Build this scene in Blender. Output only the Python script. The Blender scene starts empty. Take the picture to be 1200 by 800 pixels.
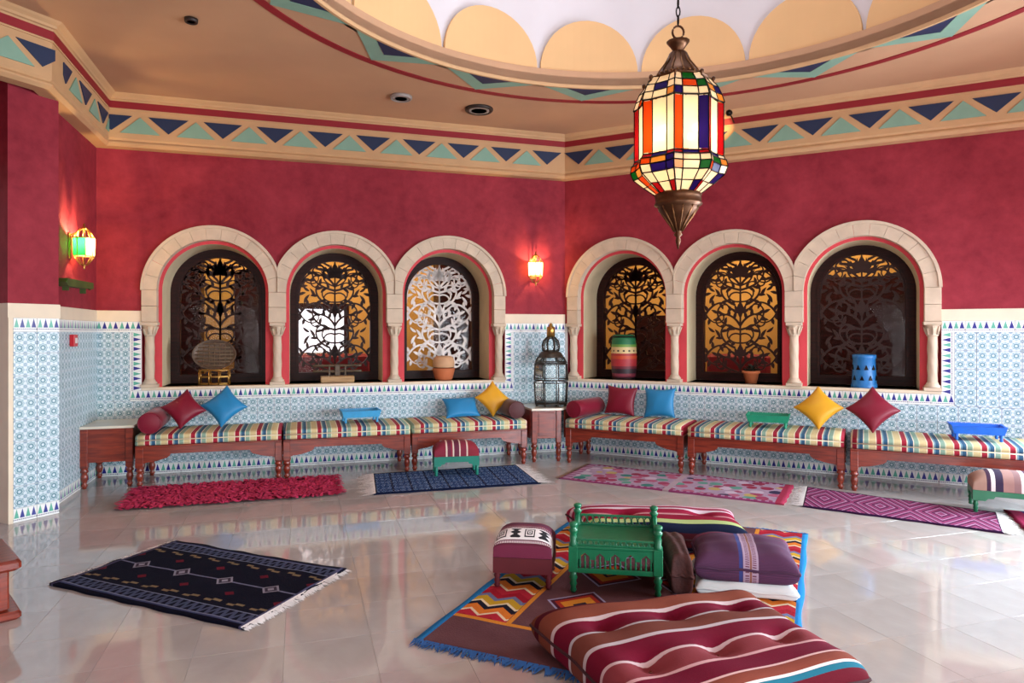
import bpy, bmesh, math, random
from math import sin, cos, pi, radians as rad, sqrt
from mathutils import Matrix, Vector
from mathutils.geometry import tessellate_polygon
random.seed(7)
SC = bpy.context.scene
COL = SC.collection

# ------------------------------------------------------------------ camera, sky, large lights, exposure
cam_d = bpy.data.cameras.new('camera'); cam = bpy.data.objects.new('camera', cam_d); COL.objects.link(cam)
cam.location = (0, 0, 1.5); cam.rotation_euler = (pi/2, 0, 0)
cam_d.sensor_width = 36; cam_d.lens = 790/1200*36; cam_d.shift_y = -10/1200
cam_d.clip_start = .05; cam_d.clip_end = 200
SC.camera = cam
SC.view_settings.view_transform = 'Standard'; SC.view_settings.look = 'None'
SC.view_settings.gamma = 1; SC.view_settings.use_curve_mapping = False
SC.view_settings.exposure = 0.0

world = bpy.data.worlds.new('sky'); SC.world = world; world.use_nodes = True
wn = world.node_tree; bg = wn.nodes['Background']
sky = wn.nodes.new('ShaderNodeTexSky'); sky.sky_type = 'NISHITA'; sky.sun_disc = False
sky.sun_elevation = rad(40); sky.sun_rotation = rad(100); sky.air_density = 1.2
wn.links.new(sky.outputs[0], bg.inputs[0]); bg.inputs[1].default_value = .25

def area(name, loc, direction, sx, sy, power, color):
    d = bpy.data.lights.new(name, 'AREA'); d.shape = 'RECTANGLE'; d.size = sx; d.size_y = sy
    d.energy = power; d.color = color
    o = bpy.data.objects.new(name, d); COL.objects.link(o); o.location = loc
    o.rotation_euler = Vector(direction).to_track_quat('-Z', 'Y').to_euler(); return o
area('daylight_right', (6.2, 4.4, 1.25), (-.954, -.299, -.48), 3.0, 2.2, 680, (.77, .89, 1))
area('daylight_right_front', (5.95, -1.1, 1.2), (-.886, .463, -.48), 4.0, 2.2, 560, (.80, .90, 1))
area('fill_rear', (.2, -4.1, 1.2), (0, 1, -.30), 4.4, 2.2, 210, (.93, .95, 1))  # added fill lamp behind the camera, brightens the room
area('fill_dome', (1.03, 4.18, 7.2), (0, 0, -1), 1.5, 1.5, 62, (.98, .96, 1))  # added fill lamp over the unseen crown opening, brightens dome and floor

# ------------------------------------------------------------------ helpers: objects
def link(name, me, mat=None, parent=None):
    o = bpy.data.objects.new(name, me); COL.objects.link(o)
    if mat and not me.materials: me.materials.append(mat)
    if parent: o.parent = parent
    return o
def tag(o, label=None, cat=None, group=None, kind=None):
    if label: o['label'] = label
    if cat: o['category'] = cat
    if group: o['group'] = group
    if kind: o['kind'] = kind
    return o
def thing(name, label, cat, loc=(0, 0, 0), rz=0, group=None):
    o = bpy.data.objects.new(name, None); COL.objects.link(o); o.empty_display_size = .1
    o.location = loc; o.rotation_euler = (0, 0, rz)
    return tag(o, label, cat, group)
def struct(name, loc=(0, 0, 0), rz=0):
    o = bpy.data.objects.new(name, None); COL.objects.link(o); o.location = loc; o.rotation_euler = (0, 0, rz)
    o['kind'] = 'structure'; return o

class MB:
    def __init__(s): s.v = []; s.f = []; s.uv = []; s.mi = []; s.sm = []
    def add(s, verts, faces, uvs=None, M=None, mi=0, smooth=False):
        b = len(s.v)
        s.v += [tuple(M @ Vector(p)) if M else tuple(p) for p in verts]
        for k, f in enumerate(faces):
            s.f.append([b+i for i in f]); s.mi.append(mi); s.sm.append(smooth)
            s.uv.append(uvs[k] if uvs else None)
        return s
    def box(s, x0, x1, y0, y1, z0, z1, M=None, mi=0):
        v = [(x, y, z) for z in (z0, z1) for y in (y0, y1) for x in (x0, x1)]
        return s.add(v, [(0, 2, 3, 1), (4, 5, 7, 6), (0, 1, 5, 4), (2, 6, 7, 3), (0, 4, 6, 2), (1, 3, 7, 5)], None, M, mi)
    def cbox(s, x0, x1, y0, y1, z0, z1, c=.006, M=None, mi=0):   # box with chamfered edges (octagonal in plan + sloped rims)
        def ring(i, z): return [(x0+i+c, y0+i, z), (x1-i-c, y0+i, z), (x1-i, y0+i+c, z), (x1-i, y1-i-c, z), (x1-i-c, y1-i, z), (x0+i+c, y1-i, z), (x0+i, y1-i-c, z), (x0+i, y0+i+c, z)]
        v = ring(c, z0)+ring(0, z0+c)+ring(0, z1-c)+ring(c, z1)
        f = [tuple(range(7, -1, -1)), tuple(range(24, 32))]
        for k in range(3):
            for i in range(8): j = (i+1) % 8; f.append((k*8+i, k*8+j, k*8+8+j, k*8+8+i))
        return s.add(v, f, None, M, mi)
    def prism(s, outer, y0, y1, holes=(), M=None, mi=0, axis='y', mi_side=None, mi_hole=None):
        # polygon given in (x, z); extruded along y   (axis 'z': polygon in (x, y) extruded along z)
        loops = [list(outer)]+[list(h) for h in holes]
        flat = [p for l in loops for p in l]
        tris = tessellate_polygon([[Vector((p[0], p[1], 0)) for p in l] for l in loops])
        n = len(flat)
        P = (lambda p, d: (p[0], d, p[1])) if axis == 'y' else (lambda p, d: (p[0], p[1], d))
        v = [P(p, y1) for p in flat]+[P(p, y0) for p in flat]
        s.add(v, [tuple(t) for t in tris]+[tuple(i+n for i in reversed(t)) for t in tris], None, M, mi)
        b = 0
        for li, l in enumerate(loops):
            m = len(l); vv = [P(p, y1) for p in l]+[P(p, y0) for p in l]
            s.add(vv, [(i, (i+1) % m, m+(i+1) % m, m+i) for i in range(m)], None, M,
                  (mi_hole if (li and mi_hole is not None) else (mi_side if mi_side is not None else mi)))
        return s
    def lathe(s, prof, n=16, M=None, mi=0, smooth=True, a0=0, uvscale=None, cap=True):
        v = []; f = []; uv = []
        for r, z in prof: v += [(r*cos(a0+2*pi*i/n), r*sin(a0+2*pi*i/n), z) for i in range(n)]
        m = len(prof)
        for k in range(m-1):
            for i in range(n):
                j = (i+1) % n; f.append((k*n+i, k*n+j, k*n+n+j, k*n+n+i))
                uv.append([(i/n, k/(m-1)), ((i+1)/n, k/(m-1)), ((i+1)/n, (k+1)/(m-1)), (i/n, (k+1)/(m-1))])
        if cap:
            f += [tuple(range(n-1, -1, -1)), tuple((m-1)*n+i for i in range(n))]
            uv += [[(0, 0)]*n, [(1, 1)]*n]
        return s.add(v, f, uv, M, mi, smooth)
    def tube(s, pts, r, n=6, M=None, mi=0, closed=False):
        pts = [Vector(p) for p in pts]; v = []; f = []; m = len(pts)
        for k, p in enumerate(pts):
            t = (pts[(k+1) % m]-pts[k-1]) if closed else (pts[min(k+1, m-1)]-pts[max(k-1, 0)])
            t.normalize(); a = Vector((0, 0, 1)) if abs(t.z) < .9 else Vector((1, 0, 0))
            x = t.cross(a).normalized(); y = t.cross(x); rr = r[k] if isinstance(r, (list, tuple)) else r
            v += [tuple(p+rr*(cos(2*pi*i/n)*x+sin(2*pi*i/n)*y)) for i in range(n)]
        for k in range(m if closed else m-1):
            for i in range(n):
                j = (i+1) % n; k2 = (k+1) % m; f.append((k*n+i, k*n+j, k2*n+j, k2*n+i))
        if not closed: f += [tuple(range(n)), tuple((m-1)*n+i for i in range(n-1, -1, -1))]
        return s.add(v, f, None, M, mi, True)
    def ball(s, c, r, n=10, m=6, M=None, mi=0):
        T = Matrix.Translation(c); T = M @ T if M else T
        return s.lathe([(r*max(sin(pi*k/m), .001), -r*cos(pi*k/m)) for k in range(m+1)], n, T, mi, cap=False)
    def sheet(s, fn, nu, nv, M=None, mi=0, smooth=True, fuv=None):
        v = [fn(i/nu, j/nv) for j in range(nv+1) for i in range(nu+1)]; f = []; uv = []
        q = fuv or (lambda a, b: (a, b))
        for j in range(nv):
            for i in range(nu):
                a = j*(nu+1)+i; f.append((a, a+1, a+nu+2, a+nu+1))
                uv.append([q(i/nu, j/nv), q((i+1)/nu, j/nv), q((i+1)/nu, (j+1)/nv), q(i/nu, (j+1)/nv)])
        return s.add(v, f, uv, M, mi, smooth)
    def mesh(s, name, mats=None, recalc=True, merge=0, autosmooth=None):
        me = bpy.data.meshes.new(name); me.from_pydata(s.v, [], s.f)
        me.polygons.foreach_set('material_index', s.mi); me.polygons.foreach_set('use_smooth', s.sm)
        if any(s.uv):
            L = me.uv_layers.new(name='UVMap').data; k = 0; flat = []
            for f, u in zip(s.f, s.uv):
                for i in range(len(f)): flat += list(u[i]) if u else [0, 0]
            L.foreach_set('uv', flat)
        if recalc or merge:
            bm = bmesh.new(); bm.from_mesh(me)
            if merge: bmesh.ops.remove_doubles(bm, verts=bm.verts, dist=merge)
            bmesh.ops.recalc_face_normals(bm, faces=bm.faces); bm.to_mesh(me); bm.free()
        for m in (mats if isinstance(mats, (list, tuple)) else [mats] if mats else []): me.materials.append(m)
        me.update(); return me
    def build(s, name, mats, parent=None, **k): return link(name, s.mesh(name, mats, **k), None, parent)

# ------------------------------------------------------------------ helpers: materials
def srgb(h):
    if isinstance(h, str): h = tuple(int(h[i:i+2], 16) for i in (0, 2, 4))
    return tuple(((c/255)/12.92 if c/255 <= .04045 else ((c/255+.055)/1.055)**2.4) for c in h)+(1,)
class X:                                      # tiny node-maths wrapper
    def __init__(s, nt, k): s.nt = nt; s.k = k
    def op(s, o, b=None, c=None):
        n = s.nt.nodes.new('ShaderNodeMath'); n.operation = o
        for i, q in enumerate((s, b, c)):
            if q is None: continue
            if isinstance(q, X): s.nt.links.new(q.k, n.inputs[i])
            else: n.inputs[i].default_value = q
        return X(s.nt, n.outputs[0])
    def __add__(s, b): return s.op('ADD', b)
    __radd__ = __add__
    def __sub__(s, b): return s.op('SUBTRACT', b)
    def __rsub__(s, b): return (s*-1)+b
    def __mul__(s, b): return s.op('MULTIPLY', b)
    __rmul__ = __mul__
    def __truediv__(s, b): return s.op('DIVIDE', b)
    def lt(s, b): return s.op('LESS_THAN', b)
    def gt(s, b): return s.op('GREATER_THAN', b)
    def fr(s): return s.op('FRACT')
    def fl(s): return s.op('FLOOR')
    def ab(s): return s.op('ABSOLUTE')
    def mn(s, b): return s.op('MINIMUM', b)
    def mx(s, b): return s.op('MAXIMUM', b)
    def sn(s): return s.op('SINE')
    def sq(s): return s.op('SQRT')
    def band(s, a, b): return s.gt(a)*s.lt(b)
def mixc(nt, f, a, b):
    n = nt.nodes.new('ShaderNodeMix'); n.data_type = 'RGBA'
    if isinstance(f, X): nt.links.new(f.k, n.inputs[0])
    else: n.inputs[0].default_value = f
    for i, q in ((6, a), (7, b)):
        if isinstance(q, X): nt.links.new(q.k, n.inputs[i])
        else: n.inputs[i].default_value = srgb(q)
    return X(nt, n.outputs[2])
def ramp(nt, f, stops, const=True):
    n = nt.nodes.new('ShaderNodeValToRGB'); cr = n.color_ramp
    cr.interpolation = 'CONSTANT' if const else 'LINEAR'
    while len(cr.elements) > 1: cr.elements.remove(cr.elements[-1])
    cr.elements[0].position = stops[0][0]; cr.elements[0].color = srgb(stops[0][1])
    for p, c in stops[1:]: cr.elements.new(p).color = srgb(c)
    nt.links.new(f.k, n.inputs[0]); return X(nt, n.outputs[0])
def stripes(widths):
    t = sum(w for w, c in widths); a = 0; r = []
    for w, c in widths: r.append((a/t, c)); a += w
    return r
def noise(nt, scale, detail=3, coord='Object', rough=.5, dist=0):
    tc = nt.nodes.new('ShaderNodeTexCoord'); n = nt.nodes.new('ShaderNodeTexNoise')
    n.inputs['Scale'].default_value = scale; n.inputs['Detail'].default_value = detail
    n.inputs['Roughness'].default_value = rough; n.inputs['Distortion'].default_value = dist
    nt.links.new(tc.outputs[coord], n.inputs['Vector']); return X(nt, n.outputs[0])
def mat(name, color, rough=.6, metal=0, var=.12, vscale=6, bump=0, bscale=60, spec=.5, fn=None, sheen=0, coat=0, emit=0, rvar=0):
    m = bpy.data.materials.new(name); m.use_nodes = True; nt = m.node_tree; b = nt.nodes['Principled BSDF']
    b.inputs['Roughness'].default_value = rough; b.inputs['Metallic'].default_value = metal
    b.inputs['Specular IOR Level'].default_value = spec
    if sheen: b.inputs['Sheen Weight'].default_value = sheen; b.inputs['Sheen Roughness'].default_value = .4
    if coat: b.inputs['Coat Weight'].default_value = coat; b.inputs['Coat Roughness'].default_value = .12
    if fn:
        u = nt.nodes.new('ShaderNodeUVMap'); sp = nt.nodes.new('ShaderNodeSeparateXYZ'); nt.links.new(u.outputs[0], sp.inputs[0])
        c = fn(nt, X(nt, sp.outputs[0]), X(nt, sp.outputs[1]))
    else:
        c = None
    if var:
        f = noise(nt, vscale)
        if c is None: c = mixc(nt, 1, color, color)
        hv = nt.nodes.new('ShaderNodeHueSaturation'); nt.links.new(c.k, hv.inputs['Color'])
        nt.links.new(((f-.5)*(var*4)+1).k, hv.inputs['Value']); nt.links.new(hv.outputs[0], b.inputs['Base Color'])
    elif c is not None: nt.links.new(c.k, b.inputs['Base Color'])
    else: b.inputs['Base Color'].default_value = srgb(color)
    if rvar: nt.links.new((noise(nt, 9)*rvar+(rough-rvar/2)).k, b.inputs['Roughness'])
    if bump:
        bn = nt.nodes.new('ShaderNodeBump'); bn.inputs['Strength'].default_value = bump; bn.inputs['Distance'].default_value = .01
        nt.links.new(noise(nt, bscale, 4).k, bn.inputs['Height']); nt.links.new(bn.outputs[0], b.inputs['Normal'])
    if emit:
        b.inputs['Emission Color'].default_value = srgb(color); b.inputs['Emission Strength'].default_value = emit
    return m
def objvar(m, amt):                            # per-object tone shift for alike pieces
    nt = m.node_tree; b = nt.nodes['Principled BSDF']; s = b.inputs['Base Color']
    hv = nt.nodes.new('ShaderNodeHueSaturation'); oi = nt.nodes.new('ShaderNodeObjectInfo')
    if s.links: nt.links.new(s.links[0].from_socket, hv.inputs['Color'])
    else: hv.inputs['Color'].default_value = s.default_value
    nt.links.new(((X(nt, oi.outputs['Random'])-.5)*amt+1).k, hv.inputs['Value']); nt.links.new(hv.outputs[0], s); return m
def wood(name, dark, light, rough=.35, sc=(3, 30, 30), coat=.3):
    m = bpy.data.materials.new(name); m.use_nodes = True; nt = m.node_tree; b = nt.nodes['Principled BSDF']
    tc = nt.nodes.new('ShaderNodeTexCoord'); mp = nt.nodes.new('ShaderNodeMapping'); mp.inputs['Scale'].default_value = sc
    n = nt.nodes.new('ShaderNodeTexNoise'); n.inputs['Scale'].default_value = 1.5; n.inputs['Detail'].default_value = 5
    nt.links.new(tc.outputs['Object'], mp.inputs[0]); nt.links.new(mp.outputs[0], n.inputs['Vector'])
    c = ramp(nt, X(nt, n.outputs[0]), [(.3, dark), (.7, light)], False); nt.links.new(c.k, b.inputs['Base Color'])
    b.inputs['Roughness'].default_value = rough; b.inputs['Specular IOR Level'].default_value = .5 if coat else .2; b.inputs['Coat Weight'].default_value = coat; b.inputs['Coat Roughness'].default_value = .2
    return m
def glass_mat(name, tint=(1, 1, 1, 1), gloss=.6):
    m = bpy.data.materials.new(name); m.use_nodes = True; nt = m.node_tree; nt.nodes.clear()
    o = nt.nodes.new('ShaderNodeOutputMaterial'); t = nt.nodes.new('ShaderNodeBsdfTransparent'); g = nt.nodes.new('ShaderNodeBsdfGlossy')
    t.inputs[0].default_value = tint; g.inputs['Roughness'].default_value = .03
    lw = nt.nodes.new('ShaderNodeFresnel'); lw.inputs[0].default_value = 1.45
    mx = nt.nodes.new('ShaderNodeMixShader'); nt.links.new((X(nt, lw.outputs[0])*gloss).k, mx.inputs[0])
    nt.links.new(t.outputs[0], mx.inputs[1]); nt.links.new(g.outputs[0], mx.inputs[2]); nt.links.new(mx.outputs[0], o.inputs[0]); return m
def lamp_glass(name, col, clear=.25, em=0):    # stained glass: part translucent, part see-through
    m = bpy.data.materials.new(name); m.use_nodes = True; nt = m.node_tree; nt.nodes.clear()
    o = nt.nodes.new('ShaderNodeOutputMaterial'); tr = nt.nodes.new('ShaderNodeBsdfTransparent'); tl = nt.nodes.new('ShaderNodeBsdfTranslucent')
    df = nt.nodes.new('ShaderNodeBsdfPrincipled'); df.inputs['Base Color'].default_value = srgb(col); df.inputs['Roughness'].default_value = .15
    tr.inputs[0].default_value = srgb(col)
    c = mixc(nt, noise(nt, 14)*.35, col, '%02x%02x%02x' % tuple(int(int(col[i:i+2], 16)*.75) for i in (0, 2, 4)))
    nt.links.new(c.k, tl.inputs[0])
    a = nt.nodes.new('ShaderNodeMixShader'); a.inputs[0].default_value = clear
    nt.links.new(tl.outputs[0], a.inputs[1]); nt.links.new(tr.outputs[0], a.inputs[2])
    b = nt.nodes.new('ShaderNodeMixShader'); b.inputs[0].default_value = .25
    nt.links.new(a.outputs[0], b.inputs[1]); nt.links.new(df.outputs[0], b.inputs[2]); nt.links.new(b.outputs[0], o.inputs[0]); return m

# wall and ceiling finishes
def plaster(name, c1, c2, rough=.75):
    m = bpy.data.materials.new(name); m.use_nodes = True; nt = m.node_tree; b = nt.nodes['Principled BSDF']
    f = noise(nt, 1.6, 6, rough=.62, dist=.6)*.6+noise(nt, 9, 4, rough=.6)*.4
    nt.links.new(ramp(nt, f, [(.32, c1), (.68, c2)], False).k, b.inputs['Base Color'])
    b.inputs['Roughness'].default_value = rough; b.inputs['Specular IOR Level'].default_value = .3
    bn = nt.nodes.new('ShaderNodeBump'); bn.inputs['Strength'].default_value = .15; bn.inputs['Distance'].default_value = .01
    nt.links.new(noise(nt, 30, 5).k, bn.inputs['Height']); nt.links.new(bn.outputs[0], b.inputs['Normal']); return m
M_RED = plaster('red_plaster', '781626', 'a0323f')
M_PINK = mat('pink_paint', 'd0414a', .7, var=.08)
M_CREAMBAND = mat('cream_stone_band', 'e6d6bd', .6, var=.05)
M_REVEAL = mat('cream_reveal', 'd8c6a2', .7, var=.06)
M_STONE = objvar(mat('pale_sandstone', 'cdbaa2', .7, var=.1, vscale=8, bump=.15), .07)
M_CORNICE = mat('cornice_cream_plaster', 'c69d70', .7, var=.05)
M_CEIL = mat('ceiling_plaster', 'be9370', .75, var=.07, vscale=1.5)
M_BANDRED = mat('deep_red_paint', '8c1420', .6, var=.05)
M_NAVY = mat('navy_paint', '15284a', .55, var=.08)
M_TEAL = mat('teal_green_paint', '7fa590', .6, var=.08)
M_YELLOW = mat('warm_yellow_plaster', 'dfb27c', .7, var=.05, vscale=2)
M_DOME = mat('dome_white_plaster', 'd6d0d2', .75, var=.03, vscale=2)
M_GROUT = mat('pale_grout', 'ccd0cf', .8, var=.05)
M_WOOD = wood('red_brown_wood', '5e1c12', '96381f')
M_DARKWOOD = wood('dark_frame_wood', '1c0b09', '34120d', .45, coat=0)
M_MARBLE = mat('cream_marble', 'e4dcc8', .12, var=.05, vscale=5)
M_BLACK = mat('blackened_metal', '1d1712', .45, .8, var=.2)
M_BRONZE = mat('aged_bronze', '5a3a24', .4, .75, var=.3, vscale=20)
M_BRASS = mat('brass', 'b58a48', .3, .9, var=.15)

def star_tile(nt, u, v):
    U = u*2; V = v*2
    def star(a, b):
        x = (a.fr()-.5).ab(); y = (b.fr()-.5).ab()
        return x.mx(y).mn((x+y)*.7071), x, y
    s, x, y = star(U, V); s2, x2, y2 = star(U+.5, V+.5)
    c = mixc(nt, s.lt(.33)*s.gt(.27), 'd3e1e8', '6d9fae')
    c = mixc(nt, s.lt(.21)*s.gt(.11), c, '45808f')
    c = mixc(nt, s2.lt(.13)*s2.gt(.07), c, '6f90b2')
    c = mixc(nt, (x-y).ab().lt(.025)*s.gt(.2), c, '7aa3ab')
    c = mixc(nt, s.lt(.06), c, 'c9dde8')
    return c
M_TILE = objvar(mat('zellige_star_tile', 'ffffff', .32, spec=.25, var=.05, vscale=4, fn=star_tile), .08)
def tree_tile(nt, u, v):
    k = u*4; t = k.fr(); x = (t-.5).ab()
    tree = x.lt((1.0-v)*.62)*v.gt(.30)*v.lt(.97)
    alt = (u*2).fr().lt(.5)
    c = mixc(nt, tree, 'eef0ee', mixc(nt, alt, '5fb09a', '2a2c86'))
    dots = v.band(.14, .22)*(u*16).fr().lt(.6)
    return mixc(nt, dots, c, '34366e')
M_BORDER = objvar(mat('tree_border_tile', 'ffffff', .3, spec=.25, var=.03, fn=tree_tile), .06)

def floor_col(name):
    m = bpy.data.materials.new(name); m.use_nodes = True; nt = m.node_tree; b = nt.nodes['Principled BSDF']
    f = noise(nt, 2.5, 6, rough=.6, dist=.8); oi = nt.nodes.new('ShaderNodeObjectInfo')
    c = ramp(nt, f, [(.3, 'b0aaa4'), (.55, 'bab4af'), (.75, 'c2bdb9')], False)
    hv = nt.nodes.new('ShaderNodeHueSaturation'); nt.links.new(c.k, hv.inputs['Color'])
    nt.links.new((X(nt, oi.outputs['Random'])*.02+.99).k, hv.inputs['Value'])
    nt.links.new(hv.outputs[0], b.inputs['Base Color'])
    b.inputs['Roughness'].default_value = .06; b.inputs['IOR'].default_value = 1.95
    return m
M_GROUTF = mat('floor_grout', 'dcd4cc', .5, var=.05)
M_FLOOR = floor_col('polished_travertine')

# ------------------------------------------------------------------ wall frames
CX, CY = .674, 8.59
dA = Vector((-.95424, -.29904)); nA = Vector((.29904, -.95424))
dB = Vector((.88620, -.46330)); nB = Vector((-.46330, -.88620))
FR = {'A': (dA, nA, math.atan2(dA.y, dA.x)), 'B': (dB, nB, math.atan2(-dB.y, -dB.x))}
def wp(W, u, o, z=0):
    d, n, a = FR[W]; return (CX+u*d.x+o*n.x, CY+u*d.y+o*n.y, z)
def ang(W): return FR[W][2]
def sg(W): return 1 if W == 'A' else -1
CEIL = 3.96
RI, RO, RH, PITCH = .56, .705, .525, 1.305
REC = .56                                        # depth of the window recess
SPR, CAPT, SILL = 1.955, 1.615, .92
CEN = {'A': [1.505, 2.81, 4.115], 'B': [.745, 2.05, 3.355]}
LEN = {'A': 5.245, 'B': 5.25}
def arc(cx, cz, r, a0, a1, n): return [(cx+r*cos(a0+(a1-a0)*i/n), cz+r*sin(a0+(a1-a0)*i/n)) for i in range(n+1)]

# ------------------------------------------------------------------ floor
P_ = Vector((-4.33, 7.02)); S_ = Vector((-3.847, 5.484))
ROOM = [Vector((CX, CY)), P_, S_, Vector((-6.1, 1.1)), Vector((-5.2, -2.2)), Vector((-1.6, -4.1)), Vector((2.2, -4.1)), Vector((4.6, -3.6)), Vector((7.0, 1.0)), Vector((5.327, 6.158))]
def inside(p, poly):
    r = False; j = len(poly)-1
    for i in range(len(poly)):
        a, b = poly[i], poly[j]
        if (a.y > p.y) != (b.y > p.y) and p.x < (b.x-a.x)*(p.y-a.y)/(b.y-a.y)+a.x: r = not r
        j = i
    return r
floor = struct('floor')
MB().box(-9, 9, -6, 12, -.2, -.004).build('screed', M_GROUTF, floor)
tm = MB().cbox(-.2019, .2019, -.2019, .2019, -.0039, 0, .0007).mesh('floor_tile', M_FLOOR)
cells = []
fa = Vector((.95424, .29904)); fp = Vector((.29904, -.95424))
for i in range(-22, 24):
    for j in range(-30, 14):
        p = fa*(-.075+.405*(i+.5))+fp*(-3.82+.405*(j+.5))
        if any(inside(p+fa*a+fp*b, ROOM) for a in (-.2, 0, .2) for b in (-.2, 0, .2)):
            vis = p.y > 1.9 and abs(p.x) < p.y*.78+.35
            cells.append((0 if vis else 1, p.length, p))
cells.sort(key=lambda c: (c[0], c[1]))
rest = MB()
for k, (a, b, p) in enumerate(cells):
    Mx = Matrix.Translation((p.x, p.y, 0)) @ Matrix.Rotation(math.atan2(fa.y, fa.x), 4, 'Z')
    if k < 300 and a == 0:
        o = link('floor_tile', tm, None, floor); o.matrix_local = Mx
    else: rest.cbox(-.2019, .2019, -.2019, .2019, -.0039, 0, .0007, Mx)
tag(rest.build('floor_tiles_beyond', M_FLOOR, floor), kind='stuff')

# ------------------------------------------------------------------ the two back walls with their arcades
def unit_tile(name, m, rot=False):
    mb = MB(); c = .012
    v = [(0, 0, 0), (1, 0, 0), (1, 0, 1), (0, 0, 1), (c, 1, c), (1-c, 1, c), (1-c, 1, 1-c), (c, 1, 1-c)]
    f = [(4, 7, 6, 5), (0, 4, 5, 1), (1, 5, 6, 2), (2, 6, 7, 3), (3, 7, 4, 0)]
    q = {0: (0, 0), 1: (1, 0), 2: (1, 1), 3: (0, 1)}
    uvs = [[q[i % 4] for i in ff] for ff in f]
    if rot == 'l': uvs = [[(y, 1-x) for x, y in u] for u in uvs]     # tips towards -x
    if rot == 'r': uvs = [[(y, x) for x, y in u] for u in uvs]       # tips towards +x
    return mb.add(v, f, uvs).mesh(name, m)
T_STAR = unit_tile('wall_tile', M_TILE); T_UP = unit_tile('border_tile', M_BORDER)
T_L = unit_tile('border_tile_left', M_BORDER, 'l'); T_R = unit_tile('border_tile_right', M_BORDER, 'r')
def put_tile(me, name, par, x0, x1, z0, z1, y=.006):
    o = link(name, me, None, par); o.location = (x0+.001, y, z0+.001); o.scale = (x1-x0-.002, .008, z1-z0-.002)
def field(par, x0, x1, z0, z1, w, h):
    nx = max(1, round((x1-x0)/w)); nz = max(1, round((z1-z0)/h))
    for i in range(nx):
        for j in range(nz): put_tile(T_STAR, 'wall_tile', par, x0+(x1-x0)*i/nx, x0+(x1-x0)*(i+1)/nx, z0+(z1-z0)*j/nz, z0+(z1-z0)*(j+1)/nz)
def border_h(par, x0, x1, z0, z1):
    n = max(1, round((x1-x0)/.2))
    for i in range(n): put_tile(T_UP, 'border_tile', par, x0+(x1-x0)*i/n, x0+(x1-x0)*(i+1)/n, z0, z1)
def border_v(par, x0, x1, z0, z1, right):
    n = max(1, round((z1-z0)/.2))
    for i in range(n): put_tile(T_R if right else T_L, 'border_tile', par, x0, x1, z0+(z1-z0)*i/n, z0+(z1-z0)*(i+1)/n)

def back_wall(W, name):
    s = sg(W); cs = sorted(c*s for c in CEN[W]); L = LEN[W]
    w = struct(name, wp(W, 0, 0), ang(W))
    x0, x1 = (0, L) if s > 0 else (-L, 0)
    xl, xr = cs[0]-RO+.005, cs[-1]+RO-.005
    hole = [(xl, SILL-.02), (xr, SILL-.02), (xr, SPR)]
    r = RO-.006
    for k in (2, 1, 0):
        a0 = 0 if k == 2 else math.acos((PITCH/2)/r); a1 = pi if k == 0 else pi-math.acos((PITCH/2)/r)
        hole += arc(cs[k], SPR, r, a0, a1, 24)
    MB().prism([(x0, -.02), (x1, -.02), (x1, 4.05), (x0, 4.05)], -.10, 0, [hole]).build('plaster_face', M_RED, w)
    outer = [(x0, -.02), (x1, -.02), (x1, 4.05), (x0, 4.05)]
    holes = [[(c-RH, SILL), (c+RH, SILL)]+arc(c, SPR, RH, 0, pi, 28) for c in cs]
    MB().prism(outer, -REC, -.085, holes, mi_hole=1).build('window_reveal', [M_PINK, M_REVEAL], w)
    MB().cbox(xl-.005, xr+.005, -REC, .022, SILL-.03, SILL, .005).build('sill', M_CREAMBAND, w)
    # tiled dado
    MB().box(x0, x1, 0, .006, 0, .90).box(x0, xl-.005, 0, .006, .90, 1.62).box(xr+.005, x1, 0, .006, .90, 1.62).build('grout_bed', M_GROUT, w)
    border_h(w, x0, x1, .0, .11)
    field(w, x0, x1, .11, .78, .1725, .1725)
    bl, br = max(xl-.115, x0), min(xr+.115, x1)
    border_h(w, bl, br, .78, .89)
    for a, b, right in ((x0, xl-.005, True), (xr+.005, x1, False)):
        if b-a < .14: continue
        v0, v1 = (b-.11, b) if right else (a, a+.11)
        border_v(w, v0, v1, .89, 1.51, right)
        f0, f1 = (a, v0) if right else (v1, b)
        field(w, f0, f1, .78, 1.51, .1725, .1825); border_h(w, a, b, 1.51, 1.62)
    for a, b in ((x0, xl-.005), (xr+.005, x1)):
        if b-a > .1: MB().cbox(a, b, 0, .012, 1.62, 1.735, .003).build('cream_band', M_CREAMBAND, w)
    return w, cs
WALL = {}; CS = {}
WALL['A'], CS['A'] = back_wall('A', 'wall_back_left')
WALL['B'], CS['B'] = back_wall('B', 'wall_back_right')

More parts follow.
